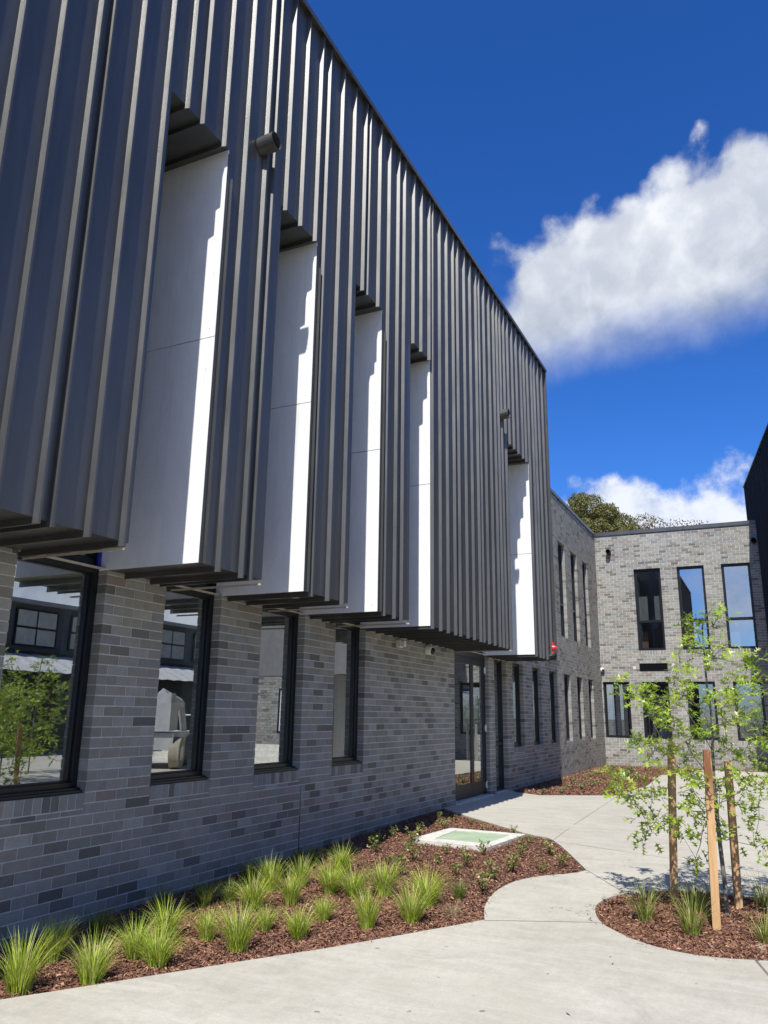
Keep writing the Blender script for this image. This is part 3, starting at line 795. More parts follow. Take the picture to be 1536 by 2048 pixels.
# small equipment fixed to the walls
mb = MB(); sl_ = empty('sensor_light', (0.0, 11.18, 2.57), 'small white box sensor light high on the brick wall left of the camera', 'wall light')
m = MB(); m.box(0.001, 0.07, -0.06, 0.06, -0.06, 0.05); m.build('housing', M_WHITE, sl_)
m = MB(); m.box(0.071, 0.125, -0.045, 0.045, -0.045, 0.04); m.box(0.126, 0.13, -0.035, 0.035, -0.03, 0.025); m.build('lamp_head', M_WHITE, sl_)
def dome_cam(loc, label, rz=0, s=1.0):
    c = empty('security_camera', loc, label, 'camera', 'white security cameras on the brick walls'); c.rotation_euler = (0, 0, rz); c.scale = (s, s, s)
    m = MB(); m.tube([(0.001, 0, 0), (0.03, 0, 0), (0.075, 0, -0.01), (0.095, 0, -0.015)], [0.085, 0.085, 0.078, 0.06], 20); m.build('housing', M_WHITE, c)
    m = MB(); m.tube([(0.095, 0.0, -0.02), (0.12, 0, -0.025), (0.14, 0, -0.03), (0.15, 0, -0.03)], [0.056, 0.05, 0.03, 0.008], 16); m.build('lens_dome', M_BLACK, c)
    return c
dome_cam((0.0, 12.36, 2.57), 'white security camera with black dome on the brick wall nearest the glass doors')
dome_cam((0.02, 27.78, 3.07), 'small white security camera at the inner corner of the far brick wall', rad(-45), 0.9)
st = empty('alarm_strobe', (1.046, 16.80, 2.93), 'small red alarm strobe on the far end of the ribbed metal facade', 'alarm light')
m = MB(); m.tube([(0.0, 0, 0), (0.03, 0, 0)], [0.06, 0.055], 16); m.build('base', M_RED, st)
m = MB(); m.tube([(0.03, 0, 0), (0.06, 0, 0), (0.085, 0, 0), (0.095, 0, 0)], [0.05, 0.045, 0.03, 0.006], 16); m.build('lens', M_RED, st)
m = MB(); m.box(0.0, 0.02, -0.012, 0.012, -0.16, 0.12); m.build('bracket', M_RED, st)
pipe(bl, (1.0, 16.80, 2.74), (1.11, 16.80, 2.745), 0.065, M_BLACK, 'vent_pipe')

# ================================================================== BRICK WING (L shaped, two storeys)
bw = empty('brick_building', (0, 22, 0), 'two storey grey brick building closing the far end of the court', 'building')
TOPC = 90
UPS, UPH = 43 * CRS, 75 * CRS
sideW = [(17.30, 18.15), (18.95, 19.78), (20.61, 21.43), (22.27, 23.05), (23.93, 24.68), (25.56, 26.30)]
upW = [(22.17, 23.0), (23.80, 24.65), (25.50, 26.27), (20.5, 21.3), (18.9, 19.7)]
sops = [(a, b, SILL, HEAD) for a, b in sideW] + [(a, b, UPS, UPH) for a, b in upW]
core = MB(); wall_core(core, PX, 17.15, 27.80, -0.5, TOPC * CRS, sops)
PF = wallmap((0, 27.80, 0), (1, 0, 0), (0, -1, 0))
farL = [(0.04, 0.90), (1.28, 2.14), (2.69, 3.55), (4.08, 4.93)]
farU = [(1.27, 2.14), (2.67, 3.52), (4.05, 4.92)]
VENT = (1.265, 2.15, 35 * CRS + 0.0, 38 * CRS)
fops = [(a, b, SILL, HEAD) for a, b in farL] + [(a, b, UPS, UPH) for a, b in farU]
wall_core(core, PF, 0.006, 7.5, -0.5, TOPC * CRS, fops + [VENT])
local(core, bw).build('wall', M_MORTAR, bw)
br = Bricks(); br.course_rows(PX, 17.155, 27.80, -3, TOPC, sops, 0.044)
br.course_rows(PF, 0.0, 7.5, -3, TOPC, fops, 0.10) if False else None
# far wall: keep the louvre opening free of bricks
b2 = Bricks(); b2.course_rows(PF, 0.006, 7.5, -3, TOPC, fops, 0.10)
b2.items = [it for it in b2.items if not (it[1] < VENT[1] and it[2] > VENT[0] and it[3] < VENT[3] and it[4] > VENT[2])]
for c in range(35, 38):
    b2.items.append((PF, VENT[0] - 0.12, VENT[0] - J / 2, c * CRS + J / 2, (c + 1) * CRS - J / 2, 0.10))
    b2.items.append((PF, VENT[1] + J / 2, VENT[1] + 0.13, c * CRS + J / 2, (c + 1) * CRS - J / 2, 0.10))
def clipb(items):
    out = []
    for it in items:
        a, b = it[1], it[2]; zc = (it[3] + it[4]) / 2
        out.append(it)
    return out
br.items += b2.items
br.build(bw)
def wing_window(P, a, b, z0, z1, tr=(), glass=None):
    return window(bw, P, a, b, z0, z1, tr, 0.09, 0.06, sill=False, glass=glass or M_GLASS)
for a, b in sideW: wing_window(PX, a, b, SILL, HEAD)
for a, b in upW: wing_window(PX, a, b, UPS, UPH, (4.66,))
for a, b in farL: wing_window(PF, a, b, SILL, HEAD, glass=M_GLASS_FAR)
for i, (a, b) in enumerate(farU): wing_window(PF, a, b, UPS, UPH, (4.66,), glass=M_GLASS_FAR if i == 0 else M_GLASS)
# louvre
m = MB(); a, b, c, f = VENT
for zz in np.arange(c + 0.012, f - 0.03, 0.042):
    vs_ = [PF(u, dd, z) for u in (a, b) for dd, z in ((-0.06, zz + 0.03), (-0.01, zz), (-0.01, zz + 0.006), (-0.06, zz + 0.036))]
    m.add(vs_, [(0, 1, 5, 4), (1, 2, 6, 5), (2, 3, 7, 6), (3, 0, 4, 7)])
m.pbox(PF, a, b, -0.09, -0.07, c, f); m.pbox(PF, a, a + 0.02, -0.07, -0.002, c, f); m.pbox(PF, b - 0.02, b, -0.07, -0.002, c, f)
m.pbox(PF, a + .02, b - .02, -0.07, -0.002, f - 0.015, f); m.pbox(PF, a + .02, b - .02, -0.07, -0.002, c, c + 0.012)
local(m, bw).build('vent_louvre', M_FRAME, bw)
# copings
zt = TOPC * CRS
m = MB(); m.box(-0.35, 0.03, 17.15, 27.80, zt, zt + 0.095); local(m, bw).build('coping', M_METAL, bw)
m = MB(); m.box(-0.35, 5.25, 27.765, 28.2, zt + 0.001, zt + 0.096); m.box(0.03, 5.25, 27.765, 27.785, zt - 0.03, zt + 0.001); local(m, bw).build('coping', M_METAL, bw)
m = MB(); m.box(-9.0, -0.35, 17.15, 34.0, zt - 0.5, zt - 0.4); m.box(-0.35, 7.5, 28.2, 34.0, zt - 0.5, zt - 0.4); local(m, bw).build('roof', M_ROOF, bw)
pipe(bw, (0.485, 27.80, 7.11), (0.485, 27.58, 7.11), 0.078, M_BLACKMETAL)
pipe(bw, (5.10, 27.80, 7.13), (5.10, 27.58, 7.13), 0.085, M_BLACKMETAL)
# rooms of the wing
def bxw(name, mat, *a):
    m = MB(); m.box(*a); return local(m, bw).build(name, mat, bw)
for z0, z1 in ((0.0, 2.9), (3.25, 6.9)):
    bxw('interior_floor', M_CARPET, -5.0, -0.17, 17.2, 33.0, z0 - 0.1, z0); bxw('interior_ceiling', M_CEIL, -5.0, -0.17, 17.2, 33.0, z1, z1 + 0.05)
    bxw('interior_floor', M_CARPET, -0.17, 7.5, 27.97, 33.0, z0 - 0.1, z0); bxw('interior_ceiling', M_CEIL, -0.17, 7.5, 27.97, 33.0, z1, z1 + 0.05)
    bxw('interior_wall', M_NAVY, -0.17, 7.5, 33.0, 33.1, z0, z1); bxw('interior_wall', M_INT, -5.1, -5.0, 17.2, 33.0, z0, z1)
bxw('interior_wall', M_INT, 7.5, 7.6, 27.97, 33.0, 0.0, 6.9)
# furniture glimpsed through the far windows
bxw('interior_column', M_NAVY, 1.62, 1.84, 28.9, 29.1, 0.0, 6.9); bxw('interior_column', M_NAVY, 0.25, 0.42, 28.5, 28.7, 0.0, 2.9); bxw('interior_column', M_NAVY, 0.62, 0.80, 28.5, 28.7, 0.0, 2.9)
bxw('roller_blind', M_BLIND, 1.34, 1.62, 28.15, 28.16, 4.68, 5.55); bxw('roller_blind', M_BLIND, 1.84, 2.08, 28.15, 28.16, 4.68, 5.55)
bxw('pinboard', M_ORANGE, 1.30, 1.50, 28.6, 28.62, 3.6, 4.4); bxw('pinboard', M_ORANGE, 2.72, 3.05, 28.6, 28.62, 3.6, 4.7); bxw('pinboard', M_ORANGE, 4.1, 4.4, 28.6, 28.62, 3.6, 4.3)
bxw('pinboard', M_TRIM, 1.33, 1.60, 28.4, 28.42, 1.55, 1.75)
bxw('desk', M_INT, 0.2, 2.4, 29.3, 30.0, 0.70, 0.74)

# ================================================================== RIGHT BUILDING (dark metal, set at an angle)
ra = Vector((5.007, 29.55)); rdir = Vector((0.1276, -1.0)).normalized()
PR = wallmap((ra.x, ra.y, 0), (rdir.x, rdir.y, 0), (rdir.y, -rdir.x, 0) if False else (-1.0 * abs(rdir.y), -rdir.x if False else -abs(rdir.x), 0))
bd_ = empty('dark_clad_building', (8, 26, 0), 'black ribbed metal clad building at the right edge of the court', 'building')
LEN = 7.6; ZB, ZT = 2.70, 9.43
core = MB(); core.pbox(PR, 0, LEN, -7.0, -0.015, ZB, ZT - 0.1); local(core, bd_).build('upper_body', M_BLACKMETAL, bd_)
u = 0.0; i = 0
while u < LEN:
    st_ = [0.31, 0.31, 0.31, 0.14, 0.31, 0.31, 0.31, 0.2][i % 8]; e = min(LEN, u + st_)
    m = MB(); m.pbox(PR, u, e, -0.014, 0, ZB, ZT); local(m, bd_).build('cladding_panel', M_BLACKMETAL, bd_)
    m = MB(); m.pbox(PR, u, u + 0.012, 0, 0.045, ZB - 0.045, ZT); local(m, bd_).build('cladding_rib', M_BLACKMETAL, bd_)
    u = e; i += 1
m = MB(); m.pbox(PR, -0.03, LEN, -0.25, 0.07, ZT, ZT + 0.04); local(m, bd_).build('coping', M_METAL, bd_)
PRb = wallmap(PR(LEN, 0, 0), tuple(-PR.N), tuple(PR.U))     # near gable facing the street end
m = MB(); m.pbox(PR, 0.05, LEN - 0.01, -7.0, -1.0, -0.5, ZB); local(m, bd_).build('ground_floor', M_MORTAR, bd_)
bb = Bricks(); bb.course_rows(PRb, 1.0, 7.0, -3, 31, [(2.3, 3.2, SILL, 2.3)], 0.0); bb.course_rows(PRb, 4.4, 7.0, 31, 90, [], 0.0)
bb.build(bd_)
m = MB(); m.pbox(PRb, 0.0, 4.4, 0.003, 0.03, ZB, ZT); local(m, bd_).build('gable_panel', simple('mid_grey_sheet', (0.15, 0.145, 0.14), 0.7), bd_)
window(bd_, PRb, 2.3, 3.2, SILL, 2.3, (), 0.0, 0.07, sill=False)

# ================================================================== THINGS ACROSS THE COURT (seen in the window glass)
ob = empty('opposite_building', (20, 26, 0), 'dark two storey building with pale awning mirrored in the nearest window', 'building')
def bxo(name, mat, *a):
    m = MB(); m.box(*a); return local(m, ob).build(name, mat, ob)
bxo('upper_wall', simple('slate_sheet', (0.09, 0.095, 0.10), 0.6), 19.0, 26.0, -13.0, 45.0, 3.6, 5.3)
bxo('ground_floor', M_FRAME2, 20.0, 26.0, -13.0, 45.0, -0.5, 3.6)
bxo('roof', M_ROOF, 18.7, 26.0, -13.2, 45.2, 5.3, 5.42)
for i in range(23):
    y = -12.5 + i * 2.5
    m = MB(); m.box(18.93, 18.99, y, y + 1.9, 3.75, 5.1); f_ = local(m, ob).build('window', M_FRAME, ob)
    for k in range(2):
        for zz in (3.82, 4.47):
            m = MB(); m.box(18.91, 18.93, y + 0.08 + k * 0.9, y + 0.9 + k * 0.9, zz, zz + 0.57); local(m, ob).build('pane', M_BLIND if (i + k) % 3 else M_GLASS_FAR, f_)
m = MB(); n = 160
for k in range(n):
    y0 = -12.0 + 57.0 * k / n; y1 = y0 + 57.0 / n; h = 0.03 * (k % 2)
    for j in range(5):
        x0 = 17.0 + 0.4 * j; x1 = x0 + 0.4; za = 2.75 + 0.75 * math.sin(j / 5 * 1.3); zb_ = 2.75 + 0.75 * math.sin((j + 1) / 5 * 1.3)
        m.face([(x0, y0, za + h), (x1, y0, zb_ + h), (x1, y1, zb_ + 0.03 - h), (x0, y1, za + 0.03 - h)][::-1], None)
local(m, ob).build('awning', simple('pale_awning', (0.55, 0.55, 0.53), 0.5), ob)
for k in range(9): bxo('awning_post', M_METAL, 17.05, 17.13, 14 + k * 3.6, 14.08 + k * 3.6, -0.3, 2.8)
# steps beside the dark building
sp_ = empty('concrete_steps', (9, 21, 0), 'low concrete steps mirrored in the windows', 'steps')
for k in range(4):
    m = MB(); m.box(7.4 + 0.0, 12.5, 20.2 + k * 0.35, 21.6, k * 0.15 - 0.05, k * 0.15 + 0.10)
    m.v = [tuple(x - y for x, y in zip(v, sp_.location)) for v in m.v]; m.build('step', M_FRAMECONC, sp_)
# boom lift
lf = empty('boom_lift', (10.4, 18.2, 0), 'pale boom lift with dusty tyres mirrored in the second window', 'boom lift')
m = MB(); m.box(-1.2, 1.2, -0.7, 0.7, 0.5, 0.95); m.build('chassis', M_MACH, lf)
m = MB(); m.box(-1.3, -0.3, -0.6, 0.6, 1.0, 1.75); m.box(-0.9, -0.3, -0.5, 0.5, 1.75, 2.0); m.build('counterweight', M_MACH, lf)
m = MB(); m.tube([(0.2, 0, 2.0), (1.9, 0.2, 1.75)], [0.16, 0.14], 4); m.tube([(1.9, 0.2, 1.75), (2.6, 0.3, 0.35)], [0.12, 0.10], 4); m.build('boom', M_MACH, lf)
m = MB()
for (x, y) in ((2.5, -0.3), (2.5, 0.9), (3.3, -0.3), (3.3, 0.9)): m.tube([(x, y, 0.3), (x, y, 1.4)], [0.02, 0.02], 6)
for z in (0.35, 0.9, 1.4):
    for a_, b_ in (((2.5, -0.3), (2.5, 0.9)), ((2.5, 0.9), (3.3, 0.9)), ((3.3, 0.9), (3.3, -0.3)), ((3.3, -0.3), (2.5, -0.3))): m.tube([(*a_, z), (*b_, z)], [0.02, 0.02], 6)
m.build('basket', M_WHITE, lf)
for x in (-0.85, 0.85):
    for y in (-0.75, 0.75):
        m = MB(); m.tube([(x, y - 0.14, 0.42), (x, y + 0.14, 0.42)], [0.42, 0.42], 20); wl = m.build('wheel', M_TYRE, lf)
        m = MB(); m.tube([(x, y - 0.15, 0.42), (x, y + 0.15, 0.42)], [0.2, 0.2], 14); m.build('hub', M_MACH, wl)
lf.rotation_euler = (0, 0, rad(62))

# ================================================================== GARDEN
# inspection cover
ic = empty('inspection_cover', (1.4, 10.4, 0.0), 'green square inspection cover in a pale concrete surround in the mulch bed', 'access cover')
zc_ = gz(10.4) + 0.012
inner = [(1.045, 10.91), (1.84, 10.885), (1.78, 9.98), (1.075, 10.03)]
m = MB()
for i in range(4):
    a, b = LIDQ[i], LIDQ[(i + 1) % 4]; c, d3 = inner[(i + 1) % 4], inner[i]
    m.face([(*a, zc_), (*d3, zc_), (*c, zc_), (*b, zc_)][::-1]); m.face([(*a, zc_ - 0.15), (*a, zc_), (*b, zc_), (*b, zc_ - 0.15)]); m.face([(*d3, zc_), (*d3, zc_ - 0.02), (*c, zc_ - 0.02), (*c, zc_)])
local(m, ic).build('surround', M_FRAMECONC, ic)
m = MB(); m.face([(*p, zc_ - 0.008) for p in inner])
cx, cyy = 1.43, 10.45
for i in range(-9, 10):
    for j in range(-9, 10):
        px_ = cx + i * 0.038; py_ = cyy + j * 0.044
        if inside((px_, py_), inner) and (i + j) % 1 == 0:
            a_ = 0.7 if (i + j) % 2 else -0.7; ca, sa = math.cos(a_) * 0.014, math.sin(a_) * 0.014
            m.face([(px_ - ca + sa * .25, py_ - sa - ca * .25, zc_ - 0.008), (px_ + ca, py_ + sa, zc_ - 0.008), (px_ + ca - sa * .25, py_ + sa + ca * .25, zc_ - 0.005), (px_ - ca, py_ - sa, zc_ - 0.005)])
local(m, ic).build('lid', M_LID, ic)

# grass tufts
def tuft_mesh(seed, n=190, hue=0, spread=0.5):
    r = random.Random(seed); m = MB()
    pal = {0: [(0.33, 0.46, 0.028), (0.41, 0.53, 0.042), (0.23, 0.34, 0.026), (0.49, 0.57, 0.08), (0.54, 0.52, 0.20)],
           1: [(0.15, 0.21, 0.03), (0.21, 0.27, 0.05), (0.27, 0.29, 0.07), (0.10, 0.15, 0.02)],  # darker greens paint the wall's shade into shaded tufts; also one dull tuft
           3: [(0.27, 0.33, 0.045), (0.20, 0.25, 0.04), (0.36, 0.38, 0.09), (0.13, 0.17, 0.03), (0.42, 0.40, 0.16)],
           2: [(0.48, 0.36, 0.20), (0.38, 0.27, 0.14), (0.55, 0.44, 0.28), (0.30, 0.22, 0.12)]}[hue]
    for i in range(n):
        a = r.uniform(0, 2 * math.pi); rr = r.random() ** 0.7 * 0.16; L = r.uniform(0.45, 1.05) * (1.12 if r.random() < 0.12 else 1)
        lean = r.random() ** 0.8 * spread + rr * 1.5; wd = r.uniform(0.009, 0.017); dr_ = a + r.uniform(-0.5, 0.5)
        p = Vector((math.cos(a) * rr, math.sin(a) * rr, -0.03)); dv = Vector((math.cos(dr_), math.sin(dr_), 0)); sd = Vector((-dv.y, dv.x, 0))
        tw = r.uniform(-0.6, 0.6); sd = (sd * math.cos(tw) + dv * math.sin(tw))
        col = r.choice(pal); k = r.uniform(0.8, 1.2); col = tuple(c * k for c in col)
        if hue == 0 and r.random() < 0.04: col = (0.42, 0.36, 0.18)
        pr = []; ang = lean * 0.35; q = p.copy(); seg = 5
        for s_i in range(seg + 1):
            t = s_i / seg; ww = wd * (1 - t ** 2.2) * (0.7 + 0.3 * min(1, t * 5))
            pr.append((q - sd * ww / 2, q + sd * ww / 2))
            q = q + (Vector((0, 0, 1)) * math.cos(ang) + dv * math.sin(ang)) * (L / seg); ang += lean * 0.42 * r.uniform(0.6, 1.3)
        for s_i in range(seg):
            a1, b1 = pr[s_i]; a2, b2 = pr[s_i + 1]; m.face([a1, b1, b2, a2], col, True)
    return m.mesh('grass_tuft', M_GRASS)
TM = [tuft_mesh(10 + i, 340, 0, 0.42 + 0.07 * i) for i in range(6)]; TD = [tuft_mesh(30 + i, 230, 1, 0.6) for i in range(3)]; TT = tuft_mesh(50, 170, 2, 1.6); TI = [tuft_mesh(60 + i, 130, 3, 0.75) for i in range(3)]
G1 = 'bright green grass tufts in the long mulch bed'
TUFTS = [
 (0.80, 3.92, 0.38, 0, 'grass tuft nearest the bottom left corner of the long bed'),
 (0.52, 4.42, 0.33, 0, 'grass tuft close to the brick wall just behind the corner tuft at far left'),
 (1.07, 4.24, 0.36, 0, 'second grass tuft from the left along the path edge'),
 (0.96, 4.75, 0.33, 0, 'grass tuft leaning left beside a bushier twin, below the first pillar'),
 (1.22, 4.68, 0.31, 0, 'low wide grass tuft near the path, third from the left along the edge'),
 (0.81, 5.23, 0.31, 0, 'upright grass tuft against the shadow behind the third path-side tuft'),
 (1.15, 5.30, 0.28, 0, 'small narrow grass tuft left of the tall path-side tuft'),
 (1.51, 5.20, 0.38, 0, 'tall pale grass tuft by the path, fourth along the edge'),
 (1.40, 5.70, 0.24, 0, 'short grass tuft half hidden between two taller path-side tufts'),
 (1.73, 5.66, 0.29, 0, 'leaning grass tuft with arching blades, fifth along the path edge'),
 (1.66, 6.16, 0.24, 0, 'smallest grass tuft, standing alone on open mulch'),
 (0.94, 6.20, 0.35, 0, 'loose grass tuft beside the shadow line below the second window'),
 (0.70, 6.83, 0.36, 0, 'tall grass tuft near the wall left of the vertical wall joint'),
 (1.15, 6.48, 0.31, 0, 'dense grass tuft in the middle of the cluster below the third window'),
 (0.86, 7.12, 0.30, 0, 'grass tuft just in front of the shaded tufts below the third window'),
 (1.25, 7.00, 0.38, 0, 'tall bright grass tuft at the centre of the bed'),
 (0.91, 7.85, 0.34, 0, 'farthest grass tuft along the wall, right of the vertical wall joint'),
 (1.50, 7.00, 0.30, 0, 'grass tuft behind the tall pair in the middle of the bed'),
 (2.08, 6.12, 0.34, 0, 'large full grass tuft at the front centre of the bed'),
 (1.74, 7.14, 0.37, 0, 'tall grass tuft behind and left of the right-hand pair'),
 (2.32, 6.45, 0.34, 0, 'front tuft of the right-hand pair of tall grasses'),
 (2.22, 7.02, 0.38, 0, 'back tuft of the right-hand pair of tall grasses'),
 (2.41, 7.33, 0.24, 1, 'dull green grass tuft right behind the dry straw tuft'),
 (2.55, 6.80, 0.17, 2, 'dry straw-coloured dead grass tuft near the curved bed edge'),
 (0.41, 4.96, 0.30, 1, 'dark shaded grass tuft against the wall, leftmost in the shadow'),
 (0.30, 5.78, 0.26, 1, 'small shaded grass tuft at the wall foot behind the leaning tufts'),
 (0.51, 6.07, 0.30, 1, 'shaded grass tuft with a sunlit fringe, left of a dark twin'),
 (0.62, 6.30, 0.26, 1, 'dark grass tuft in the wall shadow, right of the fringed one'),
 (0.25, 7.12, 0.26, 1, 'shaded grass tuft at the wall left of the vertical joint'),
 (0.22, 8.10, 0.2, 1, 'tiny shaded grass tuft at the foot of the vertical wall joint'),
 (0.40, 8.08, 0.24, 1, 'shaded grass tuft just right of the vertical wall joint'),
 (4.03, 7.35, 0.37, 3, 'grass tuft left of the stakes in the round bed'),
 (4.41, 7.11, 0.40, 3, 'fanned grass tuft in front between the left and middle stakes'),
 (4.38, 7.97, 0.34, 3, 'dark grass tuft behind the stakes at the back of the round bed'),
 (4.90, 8.33, 0.33, 3, 'grass tuft at the back right of the round bed by the frame edge'),
 (4.92, 7.14, 0.30, 3, 'low spreading grass tuft at the right front of the round bed')]
for i, (x, y, h, kd, lb) in enumerate(TUFTS):
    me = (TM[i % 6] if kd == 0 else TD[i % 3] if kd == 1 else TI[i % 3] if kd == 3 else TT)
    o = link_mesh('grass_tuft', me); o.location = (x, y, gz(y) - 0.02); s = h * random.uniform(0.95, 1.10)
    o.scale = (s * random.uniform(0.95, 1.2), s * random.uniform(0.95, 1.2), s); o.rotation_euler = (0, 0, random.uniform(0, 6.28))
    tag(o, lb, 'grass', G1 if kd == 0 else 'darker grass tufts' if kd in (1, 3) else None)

# low leafy plants
def shrub_mesh(seed, n=90, pal=None, up=0.9):
    r = random.Random(seed); m = MB(); pal = pal or [(0.19, 0.27, 0.05), (0.28, 0.36, 0.08), (0.13, 0.19, 0.04), (0.38, 0.40, 0.13), (0.42, 0.29, 0.12)]
    stems = 11
    for s_i in range(stems):
        a = r.uniform(0, 6.28); ln = r.uniform(0.2, 1.0); tip = Vector((math.cos(a) * ln * 0.5, math.sin(a) * ln * 0.5, up * r.uniform(0.55, 1.1)))
        mid_ = tip * 0.5 + Vector((0, 0, 0.1))
        m.tube([(0, 0, -0.05), mid_, tip], [0.014, 0.01, 0.004], 4, (0.14, 0.10, 0.05), False)
        for k in range(n // stems):
            t = r.uniform(0.25, 1.03); c = mid_ * (1 - t) + tip * t if t > .5 else mid_ * (t * 2)
            c = c + Vector((r.gauss(0, 0.05), r.gauss(0, 0.05), r.gauss(0, 0.04)))
            dv = Vector((r.gauss(0, 1), r.gauss(0, 1), r.gauss(0.5, 0.6))).normalized(); sd = dv.cross(Vector((r.gauss(0, 1), r.gauss(0, 1), 1))).normalized()
            L = r.uniform(0.10, 0.19); wd = L * 0.33; k2 = r.uniform(0.75, 1.25); col = tuple(x * k2 for x in r.choice(pal))
            m.face([c, c + dv * L * 0.5 + sd * wd, c + dv * L, c + dv * L * 0.5 - sd * wd], col)
    return m.mesh('low_shrub', M_LEAF)
SM = [shrub_mesh(70 + i, 110) for i in range(4)]
SF = [shrub_mesh(80 + i, 130, [(0.29, 0.37, 0.13), (0.42, 0.47, 0.22), (0.20, 0.26, 0.07), (0.13, 0.18, 0.05)], 0.7) for i in range(3)]
SHRUBS = [
 (0.87, 9.81, 0.15, 'low green plant at the left corner of the inspection cover'), (0.81, 11.02, 0.13, 'small pale plant behind the back left corner of the inspection cover'),
 (0.68, 11.88, 0.07, 'tiny plant near the tip of the bed by the doors'), (1.03, 11.56, 0.08, 'small plant on the strip between cover and entrance paving'),
 (1.36, 11.08, 0.09, 'small plant at the middle of the cover\'s back edge'), (1.80, 11.12, 0.09, 'small plant at the back right corner of the inspection cover'),
 (0.76, 8.98, 0.15, 'plant at the shadow edge left of the inspection cover'), (1.52, 7.95, 0.19, 'larger green plant behind the centre grasses'),
 (1.08, 9.22, 0.12, 'upper of two plants left of the cover\'s front corner'), (1.33, 8.80, 0.15, 'yellow-tipped plant, lower of two left of the cover'),
 (1.53, 9.25, 0.10, 'small plant just below the cover\'s front edge'), (2.05, 8.22, 0.12, 'small plant below the yellowish one right of the grasses'),
 (2.00, 8.65, 0.17, 'bushy plant with yellow tips midway right of the cover'), (1.94, 9.40, 0.14, 'pale plant at the front corner of the cover surround'),
 (2.45, 8.21, 0.15, 'orange-tipped plant near the right side of the bed'), (2.50, 8.69, 0.15, 'spreading plant near the right side of the bed'),
 (2.35, 9.56, 0.12, 'nearest of three plants lined up right of the cover'), (2.26, 10.0, 0.12, 'middle of three plants lined up right of the cover'),
 (2.23, 10.42, 0.09, 'farthest of three plants lined up right of the cover'), (2.61, 9.82, 0.14, 'plant beside the straight right edge of the bed'),
 (2.90, 9.19, 0.13, 'plant closest to the pointed right tip of the bed'), (2.81, 8.79, 0.10, 'small plant near the curved edge close to the right tip'),
 (1.66, 8.69, 0.09, 'tiny plant between the two bushier plants'), (2.50, 7.70, 0.16, 'feathery plant right behind the dull green tuft'),
 (0.47, 9.61, 0.12, 'dark plant in the wall shadow, nearest of four'), (0.47, 10.09, 0.11, 'dark plant in the wall shadow, second of four'),
 (0.70, 10.44, 0.12, 'dark plant in the wall shadow, third of four'), (0.43, 11.80, 0.10, 'dark plant in the wall shadow, farthest of four')]
for i, (x, y, h, lb) in enumerate(SHRUBS):
    o = link_mesh('low_shrub', SM[i % 4]); o.location = (x, y, gz(y) - 0.02); s = h * 1.25
    o.scale = (s * 1.15, s * 1.15, s); o.rotation_euler = (0, 0, random.uniform(0, 6.28)); tag(o, lb, 'plant', 'small plants in the long mulch bed')
FAR = [(1.25, 18.06, 0.17, 'front plant of the far bed, left of its middle'), (1.28, 19.27, 0.16, 'plant right behind the front one in the far bed'),
 (0.66, 20.08, 0.13, 'plant near the sunlit wall foot in the far bed'), (0.39, 20.15, 0.10, 'plant tight against the brick wall in the far bed'),
 (0.58, 21.59, 0.12, 'third plant in the row along the left wall of the far bed'), (0.65, 22.07, 0.13, 'fourth plant in the row along the left wall of the far bed'),
 (0.71, 22.75, 0.13, 'fifth plant in the row along the left wall of the far bed'), (1.26, 24.92, 0.19, 'pale plant under the louvre window in the far bed'),
 (0.55, 25.57, 0.16, 'wide plant in the inner brick corner of the far bed'), (1.07, 17.03, 0.13, 'yellow-green plant at the front edge of the far bed'),
 (0.75, 16.75, 0.11, 'low plant at the left front edge of the far bed by the door paving'), (1.88, 21.76, 0.20, 'pale plant by the diagonal edge of the far bed'),
 (1.98, 17.75, 0.12, 'plant at the right front corner of the far bed'), (1.09, 21.48, 0.11, 'small plant in the middle of the far bed'), (0.87, 18.5, 0.10, 'tiny plant left of the front plant in the far bed')]
for i, (x, y, h, lb) in enumerate(FAR):
    o = link_mesh('low_shrub', SF[i % 3]); o.location = (x, y, -0.03); s = h * 1.25
    o.scale = (s * 1.5, s * 1.5, s); o.rotation_euler = (0, 0, random.uniform(0, 6.28)); tag(o, lb, 'plant', 'small plants in the far bed')

# leaf litter and a few stray chips on the concrete
def leaf_outline():
    half = [(0.0, 0.0), (0.10, 0.015), (0.16, 0.05), (0.27, 0.30), (0.29, 0.10), (0.42, 0.045), (0.50, 0.12), (0.64, 0.45), (0.61, 0.13), (0.70, 0.06), (0.77, 0.11), (0.90, 0.29), (0.87, 0.08), (1.0, 0.0)]
    return half
def leaf_geo(m, M, size, col):
    h = leaf_outline(); mids = [(x if x < 0.99 else 1.0) for x, _ in h]
    for sgn in (1, -1):
        P_ = [M @ (Vector((x * size, sgn * y * size, abs(y) * size * 0.28 - (x - 0.4) ** 2 * size * 0.35))) for x, y in h]
        Q_ = [M @ (Vector((min(x, 1) * size * 0.96, 0, -(x - 0.4) ** 2 * size * 0.35))) for x, y in h]
        for grp in ((0, 1, 2, 3, 4, 5), (5, 6, 7, 8, 9), (9, 10, 11, 12, 13)):
            pts = [P_[g] for g in grp] + [Q_[grp[-1]], Q_[grp[0]]]
            if grp[0] == 0: pts = pts[:-1]
            if grp[-1] == 13: pts = [P_[g] for g in grp] + [Q_[grp[0]]]
            m.face(pts if sgn < 0 else pts[::-1], col)
LCOL = [(0.28, 0.39, 0.030), (0.34, 0.44, 0.045), (0.20, 0.31, 0.030), (0.40, 0.47, 0.07), (0.14, 0.22, 0.025), (0.44, 0.50, 0.13)]
LEAFM = []
for c in LCOL:
    m = MB(); leaf_geo(m, Matrix.Identity(4), 1.0, c); LEAFM.append(m.mesh('leaf', M_LEAF))

